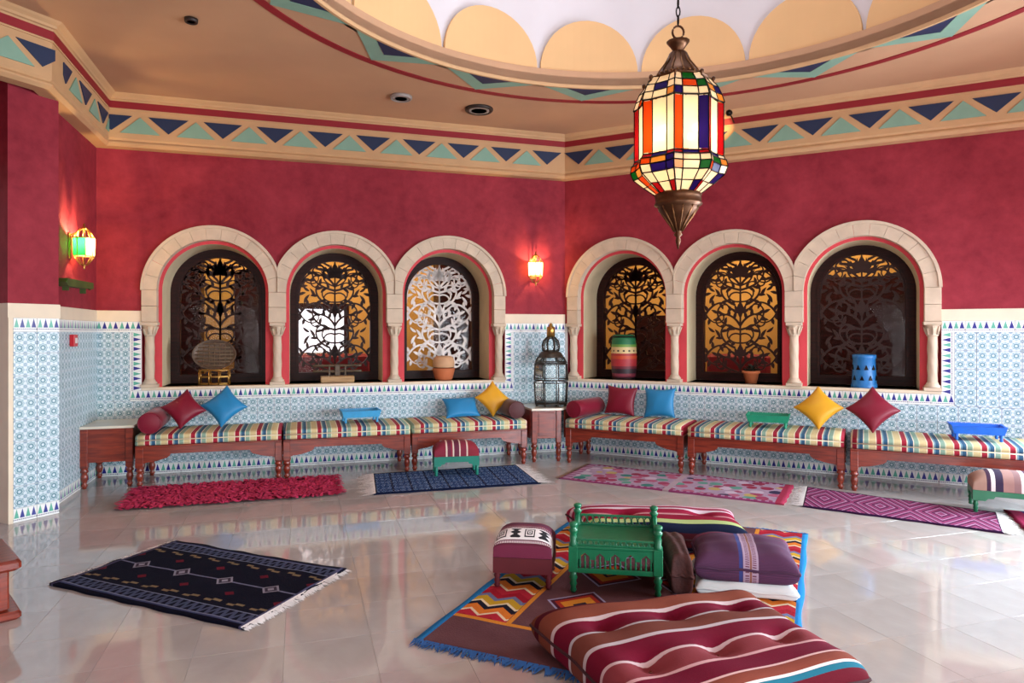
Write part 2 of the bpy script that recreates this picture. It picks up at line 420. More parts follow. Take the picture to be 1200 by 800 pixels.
def arcade(W, name):
    t = struct(name, wp(W, 0, 0), ang(W)); cs = CS[W]
    for k, c in enumerate(cs):
        lo = c-PITCH/2+.001 if k > 0 else -99; hi = c+PITCH/2-.001 if k < 2 else 99
        cl = lambda p: (min(max(p[0], lo), hi), p[1])
        n = 13; y0, y1 = -.09, .03
        for i in range(n):
            g = .0022; a0 = pi*i/n+g; a1 = pi*(i+1)/n-g
            P = [cl(p) for p in arc(c, SPR, RO, a0, a1, 4)]; Q = [cl(p) for p in arc(c, SPR, RI, a1, a0, 4)]
            MB().prism(P+Q, y0, y1+random.uniform(-.002, .002)).build('voussoir', M_STONE, t)
        hood = [cl(p) for p in arc(c, SPR, RO+.008, 0, pi, 40)]+[cl(p) for p in arc(c, SPR, RO-.022, pi, 0, 40)]
        MB().prism(hood, 0, .045).build('hood_mould', M_STONE, t)
    edges = [(cs[0]-RO, cs[0]-RI)]+[(cs[i]+RI, cs[i+1]-RI) for i in (0, 1)]+[(cs[2]+RI, cs[2]+RO)]
    for a, b in edges:
        zm = (CAPT+SPR)/2
        for z0, z1 in ((CAPT, zm), (zm, SPR)): MB().cbox(a, b, -.09, .03, z0+.002, z1-.001, .003).build('pier_block', M_STONE, t)
        m = (a+b)/2; T = Matrix.Translation((m, -.02, 0)); h = .07
        mb = MB().cbox(-.082, .082, -.08, .06, CAPT-.035, CAPT, .004, T)
        mb.lathe([(.046, CAPT-.15), (.056, CAPT-.14), (.05, CAPT-.125), (.058, CAPT-.09), (.075, CAPT-.035)], 12, T)
        for q in range(8):                                     # leaf ribs of the capital
            a_ = 2*pi*q/8; mb.tube([(m+.052*cos(a_), -.02+.052*sin(a_), CAPT-.13), (m+.066*cos(a_), -.02+.066*sin(a_), CAPT-.08), (m+.084*cos(a_), -.02+.084*sin(a_), CAPT-.045)], [.008, .012, .006], 5)
        mb.build('capital', M_STONE, t)
        sh = MB(); n = 16; tw = []
        for i in range(31):
            z = SILL+.085+(CAPT-.15-SILL-.085)*i/30; tw.append((.046, z))
        v = []
        for r_, z in tw:
            for q in range(n):
                a_ = 2*pi*q/n; rr = r_*(1+.05*sin(4*a_+z*34)); v.append((m+rr*cos(a_), -.02+rr*sin(a_), z))
        sh.add(v, [(i*n+q, i*n+(q+1) % n, i*n+n+(q+1) % n, i*n+n+q) for i in range(30) for q in range(n)], None, None, 0, True)
        sh.build('column_shaft', M_STONE, t)
        MB().cbox(-.08, .08, -.075, .06, SILL, SILL+.035, .004, T).lathe([(.07, SILL+.035), (.075, SILL+.05), (.058, SILL+.065), (.056, SILL+.075), (.047, SILL+.088)], 14, T).build('column_base', M_STONE, t)
arcade('A', 'trim_1'); arcade('B', 'trim_2')

# ------------------------------------------------------------------ windows with carved scroll grilles
M_GLASS = glass_mat('window_glass', (1, 1, 1, 1), .12)
M_GRILLE = mat('dark_grille', '30150e', .45, var=.15, spec=.35)
M_GRILLE_PALE = mat('grille_painted_reflection', 'bdb3ad', .35, .3, var=.15)  # dark grille again, with the light it reflects put into its colour
ZB = SILL+.10; RG = .435
def grille_mesh(mats):
    mb = MB(); zt = SPR
    def clamp(x, z):
        x = max(min(x, RG-.004), -RG+.004); z = max(z, ZB+.004)
        if z > zt:
            d = math.hypot(x, z-zt)
            if d > RG-.004: x *= (RG-.004)/d; z = zt+(z-zt)*(RG-.004)/d
        return x, z
    def ribbon(pts, ws):
        for sx in (1, -1):
            v = []; m = len(pts)
            for i, (x, z) in enumerate(pts):
                a = pts[max(i-1, 0)]; b = pts[min(i+1, m-1)]; tx, tz = b[0]-a[0], b[1]-a[1]; l = math.hypot(tx, tz) or 1
                nx, nz = -tz/l*ws[i], tx/l*ws[i]
                for q in (1, -1):
                    X_, Z_ = clamp(x+q*nx, z+q*nz); v += [(sx*X_, .012, Z_), (sx*X_, -.012, Z_)]
            f = []
            for i in range(m-1):
                b = i*4; f += [(b, b+2, b+6, b+4), (b, b+4, b+5, b+1), (b+2, b+3, b+7, b+6), (b+1, b+5, b+7, b+3)]
            mb.add(v, f)
    def scroll(x, z, a, L, k0, k1, w0=.0135, w1=.0065, n=30, knob=True):
        pts = []; ws = []; a = rad(a)
        for i in range(n+1):
            s = i/n; pts.append((x, z)); ws.append(w0+(w1-w0)*s)
            kk = k0+(k1-k0)*s**1.7; a += kk*L/n; x += cos(a)*L/n; z += sin(a)*L/n
        if knob: ws[-1] = ws[-2] = ws[-3] = .016
        ribbon(pts, ws); return pts
    def leaf(x, z, a, L=.09, w=.017, bend=5):
        pts = []; ws = []; a = rad(a); n = 8
        for i in range(n+1):
            s = i/n; pts.append((x, z)); ws.append(.002+w*sin(pi*min(1, s*1.02))**.8*(1-.35*s)); a += bend*L/n; x += cos(a)*L/n; z += sin(a)*L/n
        ribbon(pts, ws)
    def leaves(pts, idx, L=.085):
        for i, sgn in idx:
            p, q = pts[i], pts[min(i+2, len(pts)-1)]; a = math.degrees(math.atan2(q[1]-p[1], q[0]-p[0]))
            leaf(p[0], p[1], a+sgn*42, L*1.05, .019, sgn*7)
    z0 = ZB
    # foot: palmette and low scrolls
    for zb, fl in ((z0, 1), (z0+.52, 1), (z0+1.0, 1)):
        p = scroll(0, zb, 12, .62, 1.0, 19); leaves(p, ((5, -1), (9, 1), (13, -1), (17, -1)))
        p = scroll(0, zb+.05, 62, .52, -2.5, -22); leaves(p, ((6, 1), (10, 1), (15, 1)))
        p = scroll(.43, zb+.16, 118, .55, 1.5, 22); leaves(p, ((4, -1), (9, -1), (14, 1)))
        p = scroll(.43, zb+.24, 250, .42, -2, -24, .009); leaves(p, ((5, 1), (9, 1)), .07)
        p = scroll(.06, zb+.30, 20, .50, 2.5, 20); leaves(p, ((6, -1), (11, -1), (16, 1)))
        leaf(0, zb+.14, 88, .2, .03, 0)
        for a_ in (20, 50, 75): leaf(.015, zb+.20, a_, .12, .018, 4)
    for zb in (z0+.36, z0+.86):
        p = scroll(0, zb, -10, .30, 6, 18, .010); leaves(p, ((6, -1), (11, -1)), .06)
        p = scroll(.0, zb+.10, 30, .26, -9, -26, .010)
        leaf(.24, zb+.06, 80, .12, .018, -5); leaf(.36, zb-.02, 95, .13, .018, 6); leaf(.30, zb+.13, 20, .1, .016, 6)
    p = scroll(.43, z0+.86, 92, .6, .7, 12); leaves(p, ((4, 1), (9, 1), (14, 1), (18, -1)))
    for a_ in (12, 40, 65, 85): leaf(.02, zt+.22, a_, .17, .02, 3)
    scroll(0, zt+.12, 10, .34, 4, 20, .010); leaf(.1, zt+.30, 30, .14, .018, -4)
    ribbon([(.0, z0), (.0, z0+.5), (0, z0+1.0), (0, zt+.42)], [.009]*4)
    return mb.mesh('grille', mats, recalc=False)
GM = grille_mesh([M_GRILLE]); GMP = GM.copy(); GMP.materials.clear(); GMP.materials.append(M_GRILLE_PALE)
def window(n, W, u):
    t = struct('window_%d' % n, wp(W, u, 0), ang(W))
    rf, ri = RH+.03, RG-.01
    outer = [(-rf, SILL), (rf, SILL)]+arc(0, SPR, rf, 0, pi, 32)
    inner = [(-ri, ZB), (ri, ZB)]+arc(0, SPR, ri, 0, pi, 32)
    MB().prism(outer, -REC-.08, -REC, [inner]).build('frame', M_DARKWOOD, t)
    ri2 = ri+.03
    MB().prism([(-ri2, ZB-.03), (ri2, ZB-.03)]+arc(0, SPR, ri2, 0, pi, 32), -REC, -REC+.015, [inner]).build('frame_bead', M_DARKWOOD, t)
    g = link('grille', GMP if n == 3 else GM, None, t); g.location = (0, -REC-.035, 0)
    MB().prism([(-ri-.01, ZB-.01), (ri+.01, ZB-.01)]+arc(0, SPR, ri+.01, 0, pi, 32), -REC-.07, -REC-.066).build('pane', M_GLASS, t)
for i, u in enumerate(reversed(CEN['A'])): window(i+1, 'A', u)
for i, u in enumerate(CEN['B']): window(i+4, 'B', u)

# ------------------------------------------------------------------ left pilaster, return wall, the rest of the shell
nL = Vector((.886, -.463)); dL = Vector((-.463, -.886))
aL = math.atan2(dL.y, dL.x)                     # local x runs away from the corner, local y into the room
PL = Vector((-3.78, 5.62))
def lw(t, o): return PL+dL*t+nL*o
wl = struct('wall_left', (PL.x, PL.y, 0), aL)
MB().box(0, .377, -.6, 0, -.02, 4.05).build('pilaster_face', M_RED, wl)
MB().box(.377, 5.6, -1.0, -.75, 2.9, 4.05).box(2.2, 5.6, -1.0, -.75, 0, 2.9).box(.377, .5, -1.0, -.6, 0, 4.05).build('plaster_face', M_RED, wl)
MB().box(-.006, .383, -.6, .014, 1.62, 1.735).box(.345, .379, -.6, .014, 0, 1.62).build('cream_band', M_CREAMBAND, wl)
MB().box(0, .346, 0, .006, 0, 1.62).build('grout_bed', M_GROUT, wl)
border_h(wl, 0, .345, 0, .11); field(wl, 0, .345, .11, 1.51, .1725, .1725); border_h(wl, 0, .345, 1.51, 1.62)
wr = struct('wall_left_return', (P_.x, P_.y, 0), math.atan2(nA.y, nA.x))    # local x: from the corner towards the room; y = left of it = room side
MB().box(0, 1.5, -.3, 0, -.02, 4.05).build('plaster_face', M_RED, wr)
MB().box(0, 1.6, 0, .006, 0, 1.62).build('grout_bed', M_GROUT, wr)
border_h(wr, 0, 1.4, 0, .11); field(wr, 0, 1.38, .11, 1.51, .1725, .1725); border_h(wr, 0, 1.4, 1.51, 1.62)
MB().cbox(0, 1.5, 0, .012, 1.62, 1.735, .003).build('cream_band', M_CREAMBAND, wr)
def plain_wall(name, a, b, holes):               # a wall with arched openings to the outdoors
    a = Vector(a); b = Vector(b); L = (b-a).length; d = (b-a)/L
    w = struct(name, (a.x, a.y, 0), math.atan2(d.y, d.x))
    hs = [[(c-r, .02), (c+r, .02)]+arc(c, h, r, 0, pi, 16) for c, r, h in [(f*L, q, z) for f, q, z in holes]]
    MB().prism([(-.2, -.02), (L+.2, -.02), (L+.2, 4.05), (-.2, 4.05)], -.15, .15, hs).build('plaster_face', M_RED, w)
plain_wall('wall_right', (5.327, 6.158), (7.0, 1.0), [(.2, .68, 2.0), (.5, .68, 2.0), (.8, .68, 2.0)])
plain_wall('wall_right_front', (7.0, 1.0), (4.6, -3.6), [(.2, .68, 2.0), (.5, .68, 2.0), (.8, .68, 2.0)])
plain_wall('wall_rear_right', (4.6, -3.6), (2.2, -4.1), [])
plain_wall('wall_rear', (2.6, -4.1), (-2.2, -4.1), [(.2, .62, 2.0), (.5, .62, 2.0), (.8, .62, 2.0)])
plain_wall('wall_rear_left', (-1.6, -4.1), (-5.2, -2.2), [])
plain_wall('wall_left_front', (-5.2, -2.2), (-6.6, 1.3), [])

# ------------------------------------------------------------------ ceiling with the round opening and dome
OX, OY, RD = 1.03, 4.18, 2.60
ceil = struct('ceiling', (OX, OY, CEIL))
ring = [(RD*cos(2*pi*i/128), RD*sin(2*pi*i/128)) for i in range(128)]
MB().prism([(-9, -9.5), (7.5, -9.5), (7.5, 6.5), (-9, 6.5)], 0, .10, [ring], axis='z').build('plaster_face', M_CEIL, ceil)
def arc_band(r0, r1, z0, z1, n=128):
    mb = MB(); v = []
    for i in range(n):
        c, s = cos(2*pi*i/n), sin(2*pi*i/n); v += [(r0*c, r0*s, z0), (r1*c, r1*s, z0), (r1*c, r1*s, z1), (r0*c, r0*s, z1)]
    f = []
    for i in range(n):
        a = 4*i; b = 4*((i+1) % n)
        for q in range(4): f.append((a+q, a+(q+1) % 4, b+(q+1) % 4, b+q))
    return mb.add(v, f)
arc_band(2.97, 3.045, -.006, .001).build('red_ring', M_BANDRED, ceil)
arc_band(RD-.012, RD+.012, -.012, .02).build('lip', M_CORNICE, ceil)
arc_band(RD, RD+.06, .0, .16).build('drum_band', M_CEIL, ceil)
def polar(a, r): return (r*cos(a), r*sin(a))
for k in range(16):
    a = rad(5.7+22.5*k); d = rad(1)
    out = [polar(a-10.6*d, RD+.01), polar(a, 2.965), polar(a+10.6*d, RD+.01), polar(a+5.5*d, RD+.01), polar(a, 2.80), polar(a-5.5*d, RD+.01)]
    MB().prism(out, -.008, .001, axis='z').build('chevron', M_TEAL, ceil)
    MB().prism([polar(a-5.3*d, RD+.01), polar(a, 2.79), polar(a+5.3*d, RD+.01)], -.008, .001, axis='z').build('triangle_inlay', M_NAVY, ceil)
# dome: fluted shell on the drum; unseen crown opening added for fill light
mb = MB(); n = 192; prof = [(1, .14), (1, .45), (1, .9)]+[(cos(t), .9+2.55*sin(t)) for t in [pi/2*i/14*.82 for i in range(1, 15)]]
v = []
for q, z in prof:
    for i in range(n):
        a = 2*pi*i/n; w = abs(sin(8*(a-rad(5.7+11.25)))); rr = (RD+.05)*q+.045*w*min(1, q*1.2); v.append((rr*cos(a), rr*sin(a), z))
mb.add(v, [(k*n+i, k*n+(i+1) % n, k*n+n+(i+1) % n, k*n+n+i) for k in range(len(prof)-1) for i in range(n)], None, None, 0, True)
mb.build('dome', M_DOME, ceil)
for k in range(16):
    a0 = rad(5.7+22.5*k); H_ = .54; W_ = rad(10.9); mb = MB(); N = 20; v = []; f = []
    for i in range(N+1):
        t = -cos(pi*i/N); a = a0+W_*t; h = .145+H_*sqrt(max(0, 1-t*t)); r1 = RD+.015+.012*(1-t*t); r2 = r1+.03
        v += [(r1*cos(a), r1*sin(a), .14), (r1*cos(a), r1*sin(a), h), (r2*cos(a), r2*sin(a), h), (r2*cos(a), r2*sin(a), .14)]
    for i in range(N):
        b = 4*i; f += [(b, b+4, b+5, b+1), (b+1, b+5, b+6, b+2), (b+3, b+2, b+6, b+7)]
    mb.add(v, f).build('scallop_panel', M_YELLOW, ceil)

# cornice: profile swept along each wall, mitred, with inlaid triangles
aR = Vector((.95424, .29904))
seg = {  # name: (point on the wall line, direction, inward normal)
    'left': (S_+nL*.09, -dL, nL), 'return': (P_, -nA, aR), 'A': (Vector((CX, CY)), -dA, nA), 'B': (Vector((CX, CY)), dB, nB)}
order = ['left', 'return', 'A', 'B']
def isect(p, d, q, e):
    det = d.x*e.y-d.y*e.x; w = q-p; t = (w.x*e.y-w.y*e.x)/det; return p+d*t
PROF = {'fascia': ([(0, 3.43), (.12, 3.43), (.15, 3.455), (.15, 3.47), (.135, 3.49), (.15, 3.51), (.15, 3.80), (.16, 3.80), (.16, 3.815), (0, 3.815)], M_CORNICE),
        'red_band': ([(0, 3.815), (.165, 3.815), (.165, 3.885), (0, 3.885)], M_BANDRED),
        'crown_mould': ([(0, 3.885), (.16, 3.885), (.17, 3.90), (.185, 3.905), (.19, 3.925), (.215, 3.945), (.23, 3.962), (0, 3.962)], M_CORNICE)}
for k, nm in enumerate(order):
    t = struct('trim_%d' % (k+3)); p, d, n_ = seg[nm]
    for part, (prof, m) in PROF.items():
        ends = []
        for side in (-1, 1):
            j = k+side; pts = []
            for o, z in prof:
                if 0 <= j < 4:
                    q, e, m_ = seg[order[j]]; r_ = isect(p+n_*o, d, q+m_*o, e)
                else: r_ = (S_+nL*.09+dL*3 if k == 0 else Vector((CX, CY))+dB*LEN['B'])+n_*o
                pts.append((r_.x, r_.y, z))
            ends.append(pts)
        m2 = len(prof)
        MB().add(ends[0]+ends[1], [(i, (i+1) % m2, m2+(i+1) % m2, m2+i) for i in range(m2)]).build(part, m, t)
    # triangles: centre positions measured along the wall
    if nm == 'A': u0, cnt, org, dr = .299, 10, Vector((CX, CY)), dA
    elif nm == 'B': u0, cnt, org, dr = .25, 10, Vector((CX, CY)), dB
    elif nm == 'return': u0, cnt, org, dr = .375, 2, P_, nA
    else: u0, cnt, org, dr = .62, 3, S_+nL*.09, dL
    up = False
    a = math.atan2(dr.y, dr.x); R_ = Matrix.Rotation(a, 4, 'Z'); left = Vector((-dr.y, dr.x)); yy = .151 if left.dot(n_) > 0 else -.151
    for i in range(cnt):
        pit = .53 if nm in 'AB' else .565
        for up, du in ((False, 0), (True, pit/2)):
            u = u0+i*pit+du
            if nm == 'return' and u > 1.3: continue
            if nm == 'A' and u > 5.05: continue
            q = org+dr*u; w = (.19 if not up else .185)*(1 if nm in 'AB' else .95)
            tri = [(-w, 3.745), (w, 3.745), (0, 3.585)] if not up else [(-w, 3.565), (w, 3.565), (0, 3.735)]
            o = MB().prism(tri, min(yy, yy*1.06), max(yy, yy*1.06)).build('triangle_inlay', M_TEAL if up else M_NAVY, t)
            o.matrix_local = Matrix.Translation((q.x, q.y, 0)) @ R_
    extra = {'A': [([(4.88, 3.745), (5.09, 3.745), (5.09, 3.60), (5.07, 3.585)], M_NAVY)],
             'return': [([(1.33, 3.745), (1.545, 3.745), (1.545, 3.64), (1.49, 3.585)], M_NAVY), ([(.16, 3.565), (.27, 3.565), (.16, 3.70)], M_TEAL)],
             'left': [([(.01, 3.745), (.29, 3.745), (.10, 3.585), (.01, 3.66)], M_NAVY), ([(.16, 3.565), (.53, 3.565), (.345, 3.735)], M_TEAL)]}
    for tri, m_ in extra.get(nm, []):
        o = MB().prism(tri, min(yy, yy*1.06), max(yy, yy*1.06)).build('triangle_inlay', m_, t); o.matrix_local = Matrix.Translation((org.x, org.y, 0)) @ R_
# ceiling fittings
def ceil_disc(name, label, cat, x, y, r, m1, m2):
    t = thing(name, label, cat, (x, y, CEIL-.03))
    MB().lathe([(r, .03), (r, .012), (r*.93, 0), (r*.8, 0), (r*.78, .012), (r*.2, .016), (.002, .016)], 24).build('rim', m1, t)
    mb = MB()
    for q in (.3, .5, .68): mb.lathe([(r*q, .004), (r*(q+.06), .004), (r*(q+.06), .016), (r*q, .016)], 20)
    mb.build('louvre', m2, t)
M_GREYP = mat('grey_plastic', '9a928c', .5, var=.05); M_DK = mat('dark_plastic', '241a16', .5, var=.1)
ceil_disc('ceiling_speaker', 'pale grey round speaker in the ceiling, left of the dark vent', 'speaker', -1.155, 7.016, .115, M_GREYP, M_GREYP)
ceil_disc('ceiling_vent', 'dark round air vent in the ceiling near the cornice', 'vent', -.362, 7.4, .155, M_DK, M_GREYP)
ceil_disc('ceiling_spot', 'small dark recessed spot in the ceiling at upper left', 'spotlight', -2.513, 5.281, .05, M_DK, M_DK)

# ------------------------------------------------------------------ the passage behind the windows
M_OCHRE = mat('ochre_plaster', 'c49a50', .7, var=.12, vscale=3); M_SOFA = mat('wine_upholstery', '7d1522', .7, var=.15)
M_DAY = mat('daylit_opening', 'eef2ff', .5, var=0, emit=1.1)
BK = -2.0
def passage(W, name):
    w = struct(name, wp(W, 0, 0), ang(W)); s = sg(W)
    def bx(mb, u0, u1, o0, o1, z0, z1): a, b = sorted((u0*s, u1*s)); return mb.box(a, b, o0, o1, z0, z1)
    bx(MB(), -.9, 6, BK-.1, BK, 0, 3.0).build('plaster_face', M_OCHRE, w)
    bx(bx(MB(), 6, 6.1, BK, -REC, 0, 3.0), -.9, 6, BK, -REC, 3.0, 3.05).build('ceiling_panel', M_OCHRE, w)
    return w, s, bx
wA, s, bx = passage('A', 'wall_passage_left')
bx(MB(), 2.62, 3.35, BK, BK+.015, 1.22, 1.84).build('daylit_opening', M_DAY, wA)
mb = MB()
bx(mb, 2.55, 2.62, BK, BK+.04, 1.1, 1.92); bx(mb, 3.35, 3.42, BK, BK+.04, 1.1, 1.92); bx(mb, 2.62, 3.35, BK, BK+.04, 1.84, 1.92)
mb.build('opening_surround', M_DARKWOOD, wA)
bx(bx(MB(), 4.45, 5.4, BK+.1, BK+.5, 0, 2.7), 3.62, 4.05, BK+.1, BK+.4, 0, 2.3).build('cupboard', M_DARKWOOD, wA)
bx(MB(), .2, 1.33, BK+.1, BK+.5, 0, 2.9).build('cupboard', M_DARKWOOD, wA)
wB, s, bx = passage('B', 'wall_passage_right')
bx(MB(), .42, 1.1, BK+.05, BK+.4, 0, 1.75).build('cupboard', M_DARKWOOD, wB)
bx(bx(MB(), 2.75, 4.3, BK+.1, BK+.5, 0, 2.2), 2.4, 2.75, BK+.1, BK+.3, 0, 1.1).build('cupboard', M_DARKWOOD, wB)
def sofa(W, u0, u1, label):
    t = thing('sofa', label, 'sofa', wp(W, (u0+u1)/2, BK+.62, 0), ang(W), 'sofas beyond the windows'); h = (u1-u0)/2
    MB().cbox(-h, h, 0, .5, .0, .5, .03).build('seat', M_SOFA, t)
    MB().cbox(-h, h, -.1, .08, .45, 1.22, .04).build('backrest', M_SOFA, t)
    for x in (-h, h-.12): MB().cbox(x, x+.12, 0, .5, .4, .75, .03).build('armrest', M_SOFA, t)
sofa('A', 2.3, 3.5, 'wine red sofa seen through the second window from the left')
sofa('B', 1.5, 2.3, 'wine red sofa seen through the middle right window')
def passage_lamp(W, u, power):
    d = bpy.data.lights.new('passage_lamp', 'AREA'); d.size = .5; d.energy = power; d.color = (1, .76, .42)
    o = bpy.data.objects.new('passage_lamp', d); COL.objects.link(o); o.location = wp(W, u, -1.2, 2.95)
for W, u, p in (('A', 4.1, 20), ('A', 2.8, 22), ('A', 1.6, 18), ('B', .6, 19), ('B', 2.0, 24), ('B', 3.4, 20)): passage_lamp(W, u, p)
# ------------------------------------------------------------------ benches along the walls, their seat cushions, end tables
PLAID = stripes([(3.9, '9c1630'), (.7, 'ece2c8'), (5.2, 'd0bf8c'), (.9, 'd4d4b4'), (3.6, '84a592'), (.7, 'ece2c8'), (3.0, '2a5878'), (1.4, '7298a8'), (.8, 'ece2c8')])
M_PLAID = mat('striped_seat_fabric', 'ffffff', .85, var=.05, bump=.1, bscale=200, fn=lambda nt, u, v: ramp(nt, (u/.205).fr(), PLAID))
M_PIPING = mat('seat_piping', 'e0d3b4', .8, var=.1)
LEGT = [(.034, 1), (.034, .98), (.026, .93), (.036, .86), (.036, .80), (.022, .74), (.03, .62), (.033, .50), (.026, .36), (.018, .24), (.028, .18), (.028, .12), (.018, .06), (.02, 0)]
def turned_leg(h_sq, h_top, x, y, half=.034, k=1.0):
    mb = MB().cbox(x-half, x+half, y-half, y+half, h_sq, h_top, .004)
    mb.lathe([(r*k, z*h_sq) for r, z in reversed(LEGT)], 12, Matrix.Translation((x, y, 0))); return mb
def bench(W, u0, u1, depth, label, clabel):
    L = u1-u0; h = L/2; t = thing('bench', label, 'bench', wp(W, (u0+u1)/2, 0, 0), ang(W), 'wooden benches along the tiled walls')
    yb, yf = .07, depth-.035
    for x in (-h+.036, h-.036):
        for y in (yb, yf): turned_leg(.19, .385, x, y).build('leg', M_WOOD, t)
    def apron(lo, hi, top, mid, end, w):
        pts = [(lo, top), (lo, end)]
        for i in range(7): a = pi/2*i/6; pts.append((lo+.03+(w-.05)*sin(a)**1.2+.02*(i > 3), end+.012+(mid-end-.012)*(1-cos(a))))
        pts += [(-p[0]+lo+hi, p[1]) for p in reversed(pts)]
        return pts
    ap = apron(-h+.07, h-.07, .385, .315, .225, .24)
    MB().prism(ap, yf-.012, yf+.022).build('apron', M_WOOD, t)
    MB().prism(ap, yb-.015, yb+.012).build('back_apron', M_WOOD, t)
    for x in (-h+.036, h-.036): MB().box(x-.014, x+.014, yb+.03, yf-.03, .25, .385).build('side_rail', M_WOOD, t)
    MB().cbox(-h+.002, h-.002, .03, depth, .385, .402, .004).build('seat_board', M_WOOD, t)
    c = thing('bench_cushion', clabel, 'cushion', wp(W, (u0+u1)/2, 0, .4035), ang(W), 'striped seat cushions on the benches')
    pr = []
    y0, y1 = .03, depth+.012
    for i in range(9): a = -pi/2+pi*i/8; pr.append((y1-.022+.022*cos(a), .025+.025*sin(a)))
    for i in range(9): a = -pi/2+pi*i/8; pr.append((y1-.028+.028*cos(a), .077+.027*sin(a)))
    pr += [(y1-.12, .108), ((y0+y1)/2, .112), (y0+.08, .107), (y0+.01, .09), (y0, .05), (y0+.01, .0)]
    n = 14; m = len(pr); v = []; f = []; uv = []; sd = random.random()*.2
    for i in range(n+1):
        x = -h+.006+(L-.012)*i/n; e = 1-.06*(abs(2*i/n-1)**12)
        v += [(x, y, z*e+.0008*sin(9*x+y*5)) for y, z in pr]
    for i in range(n):
        for k in range(m):
            a, b = i*m+k, i*m+(k+1) % m; f.append((a, b, b+m, a+m)); U0 = sd+L*i/n; U1 = sd+L*(i+1)/n
            uv.append([(U0, 0), (U0, 0), (U1, 0), (U1, 0)])
    f += [tuple(range(m)), tuple(n*m+k for k in range(m-1, -1, -1))]; uv += [[(sd, 0)]*m, [(sd+L, 0)]*m]
    MB().add(v, f, uv, smooth=True).build('cover', M_PLAID, c)
    MB().tube([(-h+.008, y1-.012, .051), (h-.008, y1-.012, .051)], .006, 6).build('piping', M_PIPING, c)
bench('A', 3.395, 4.745, .68, 'wooden bench on the left wall next to the left end table', 'striped bench cushion under the red and blue diamond cushions on the left')
bench('A', 2.075, 3.385, .70, 'wooden bench in the middle of the left wall, with the pale blue tray above', 'striped bench cushion carrying the pale blue tray table')
bench('A', .735, 2.060, .68, 'wooden bench on the left wall beside the corner cabinet', 'striped bench cushion under the flat blue and yellow cushions by the corner')
bench('B', .31, 1.675, .72, 'wooden bench on the right wall beside the corner cabinet', 'striped bench cushion under the crimson bolster and upright cushions')
bench('B', 1.72, 3.215, .735, 'wooden bench in the middle of the right wall', 'striped bench cushion carrying the green tray table')
bench('B', 3.26, 4.80, .755, 'wooden bench at the right edge of the photo', 'striped bench cushion carrying the bright blue tray table')
# left end table
t = thing('end_table', 'wooden end table with cream marble top in the left corner', 'table', wp('A', 5.0, 0, 0), ang('A'))
for x in (-.19, .20):
    for y in (.06, .57): turned_leg(.2, .575, x, y, .033).build('leg', M_WOOD, t)
MB().box(-.16, .17, .56, .585, .25, .575).build('front_panel', M_WOOD, t)
MB().box(-.16, .17, .04, .06, .25, .575).build('back_panel', M_WOOD, t)
for x in (-.2, .2): MB().box(x-.012, x+.012, .09, .54, .25, .575).build('side_panel', M_WOOD, t)
MB().cbox(-.235, .235, .02, .62, .575, .60, .005).build('marble_top', M_MARBLE, t)
# corner cabinet: pentagon between the two bench runs
c0 = Vector(wp('A', .66, .62)); c1 = Vector(wp('B', .255, .68)); c2 = Vector(wp('B', .255, .03)); c3 = Vector(wp('A', .035, .035)); c4 = Vector(wp('A', .66, .03))
mid = (c0+c1)/2
t = thing('corner_cabinet', 'pinkish wooden corner cabinet with marble top between the two bench rows', 'cabinet', (mid.x, mid.y, 0), math.atan2((c1-c0).y, (c1-c0).x))
inv = t.matrix_basis.inverted() if False else (Matrix.Translation((mid.x, mid.y, 0)) @ Matrix.Rotation(math.atan2((c1-c0).y, (c1-c0).x), 4, 'Z')).inverted()
q = [(inv @ p) for p in (c0, c1, c2, c3, c4)]
MB().prism([(p.x, p.y) for p in q], .598, .622, axis='z').build('marble_top', M_MARBLE, t)
W2 = (c1-c0).length/2
for x in (-W2+.035, W2-.035): turned_leg(.22, .598, x, .04, .03).build('leg', M_WOOD, t)
for p in (c2, c4):
    w_ = inv @ p; turned_leg(.22, .598, w_.x*(1-.04/abs(w_.x)), w_.y-.05, .03).build('leg', M_WOOD, t)
MB().cbox(-W2+.06, W2-.06, .028, .05, .27, .598, .003).build('front_panel', M_WOOD, t)
MB().cbox(-W2+.085, W2-.085, .022, .03, .30, .57, .003).build('door', M_WOOD, t)
for a, b in ((0, 4), (1, 2)):
    p0 = q[a]+(q[b]-q[a])*.12; p1 = q[a]+(q[b]-q[a])*.85; d = (p1-p0).normalized(); n_ = Vector((-d.y, d.x, 0))*.012
    if n_.x*(p0.x) > 0: n_ = -n_
    MB().prism([(p0.x, p0.y), (p1.x, p1.y), (p1.x+n_.x, p1.y+n_.y), (p0.x+n_.x, p0.y+n_.y)], .27, .598, axis='z').build('side_panel', M_WOOD, t)

# ------------------------------------------------------------------ throw cushions and bolsters
def satin(name, c): return mat(name, c, .45, spec=.4, var=.06, vscale=5, sheen=.15, bump=.12, bscale=14)
M_SRED = satin('crimson_satin', '780626'); M_SBLUE = satin('blue_satin', '1c7fb4'); M_SYEL = satin('golden_satin', 'd79c1c')
def pillow_mb(w, h, th, n=16, pinch=.13, p=.42, mi=0):
    mb = MB()
    def pt(sgn):
        def fn(a, b):
            u = sin(pi/2*(2*a-1)); v_ = sin(pi/2*(2*b-1))
            x = w/2*u*(1-pinch*(1-v_*v_)*u*u); z = h/2*v_*(1-pinch*(1-u*u)*v_*v_)
            y = th/2*((1-u*u)*(1-v_*v_)+1e-9)**p + .004*sin(7*u+3*v_)*(1-u*u)*(1-v_*v_)
            return (x, sgn*y, z)
        return fn
    mb.sheet(pt(1), n, n); mb.sheet(pt(-1), n, n); return mb
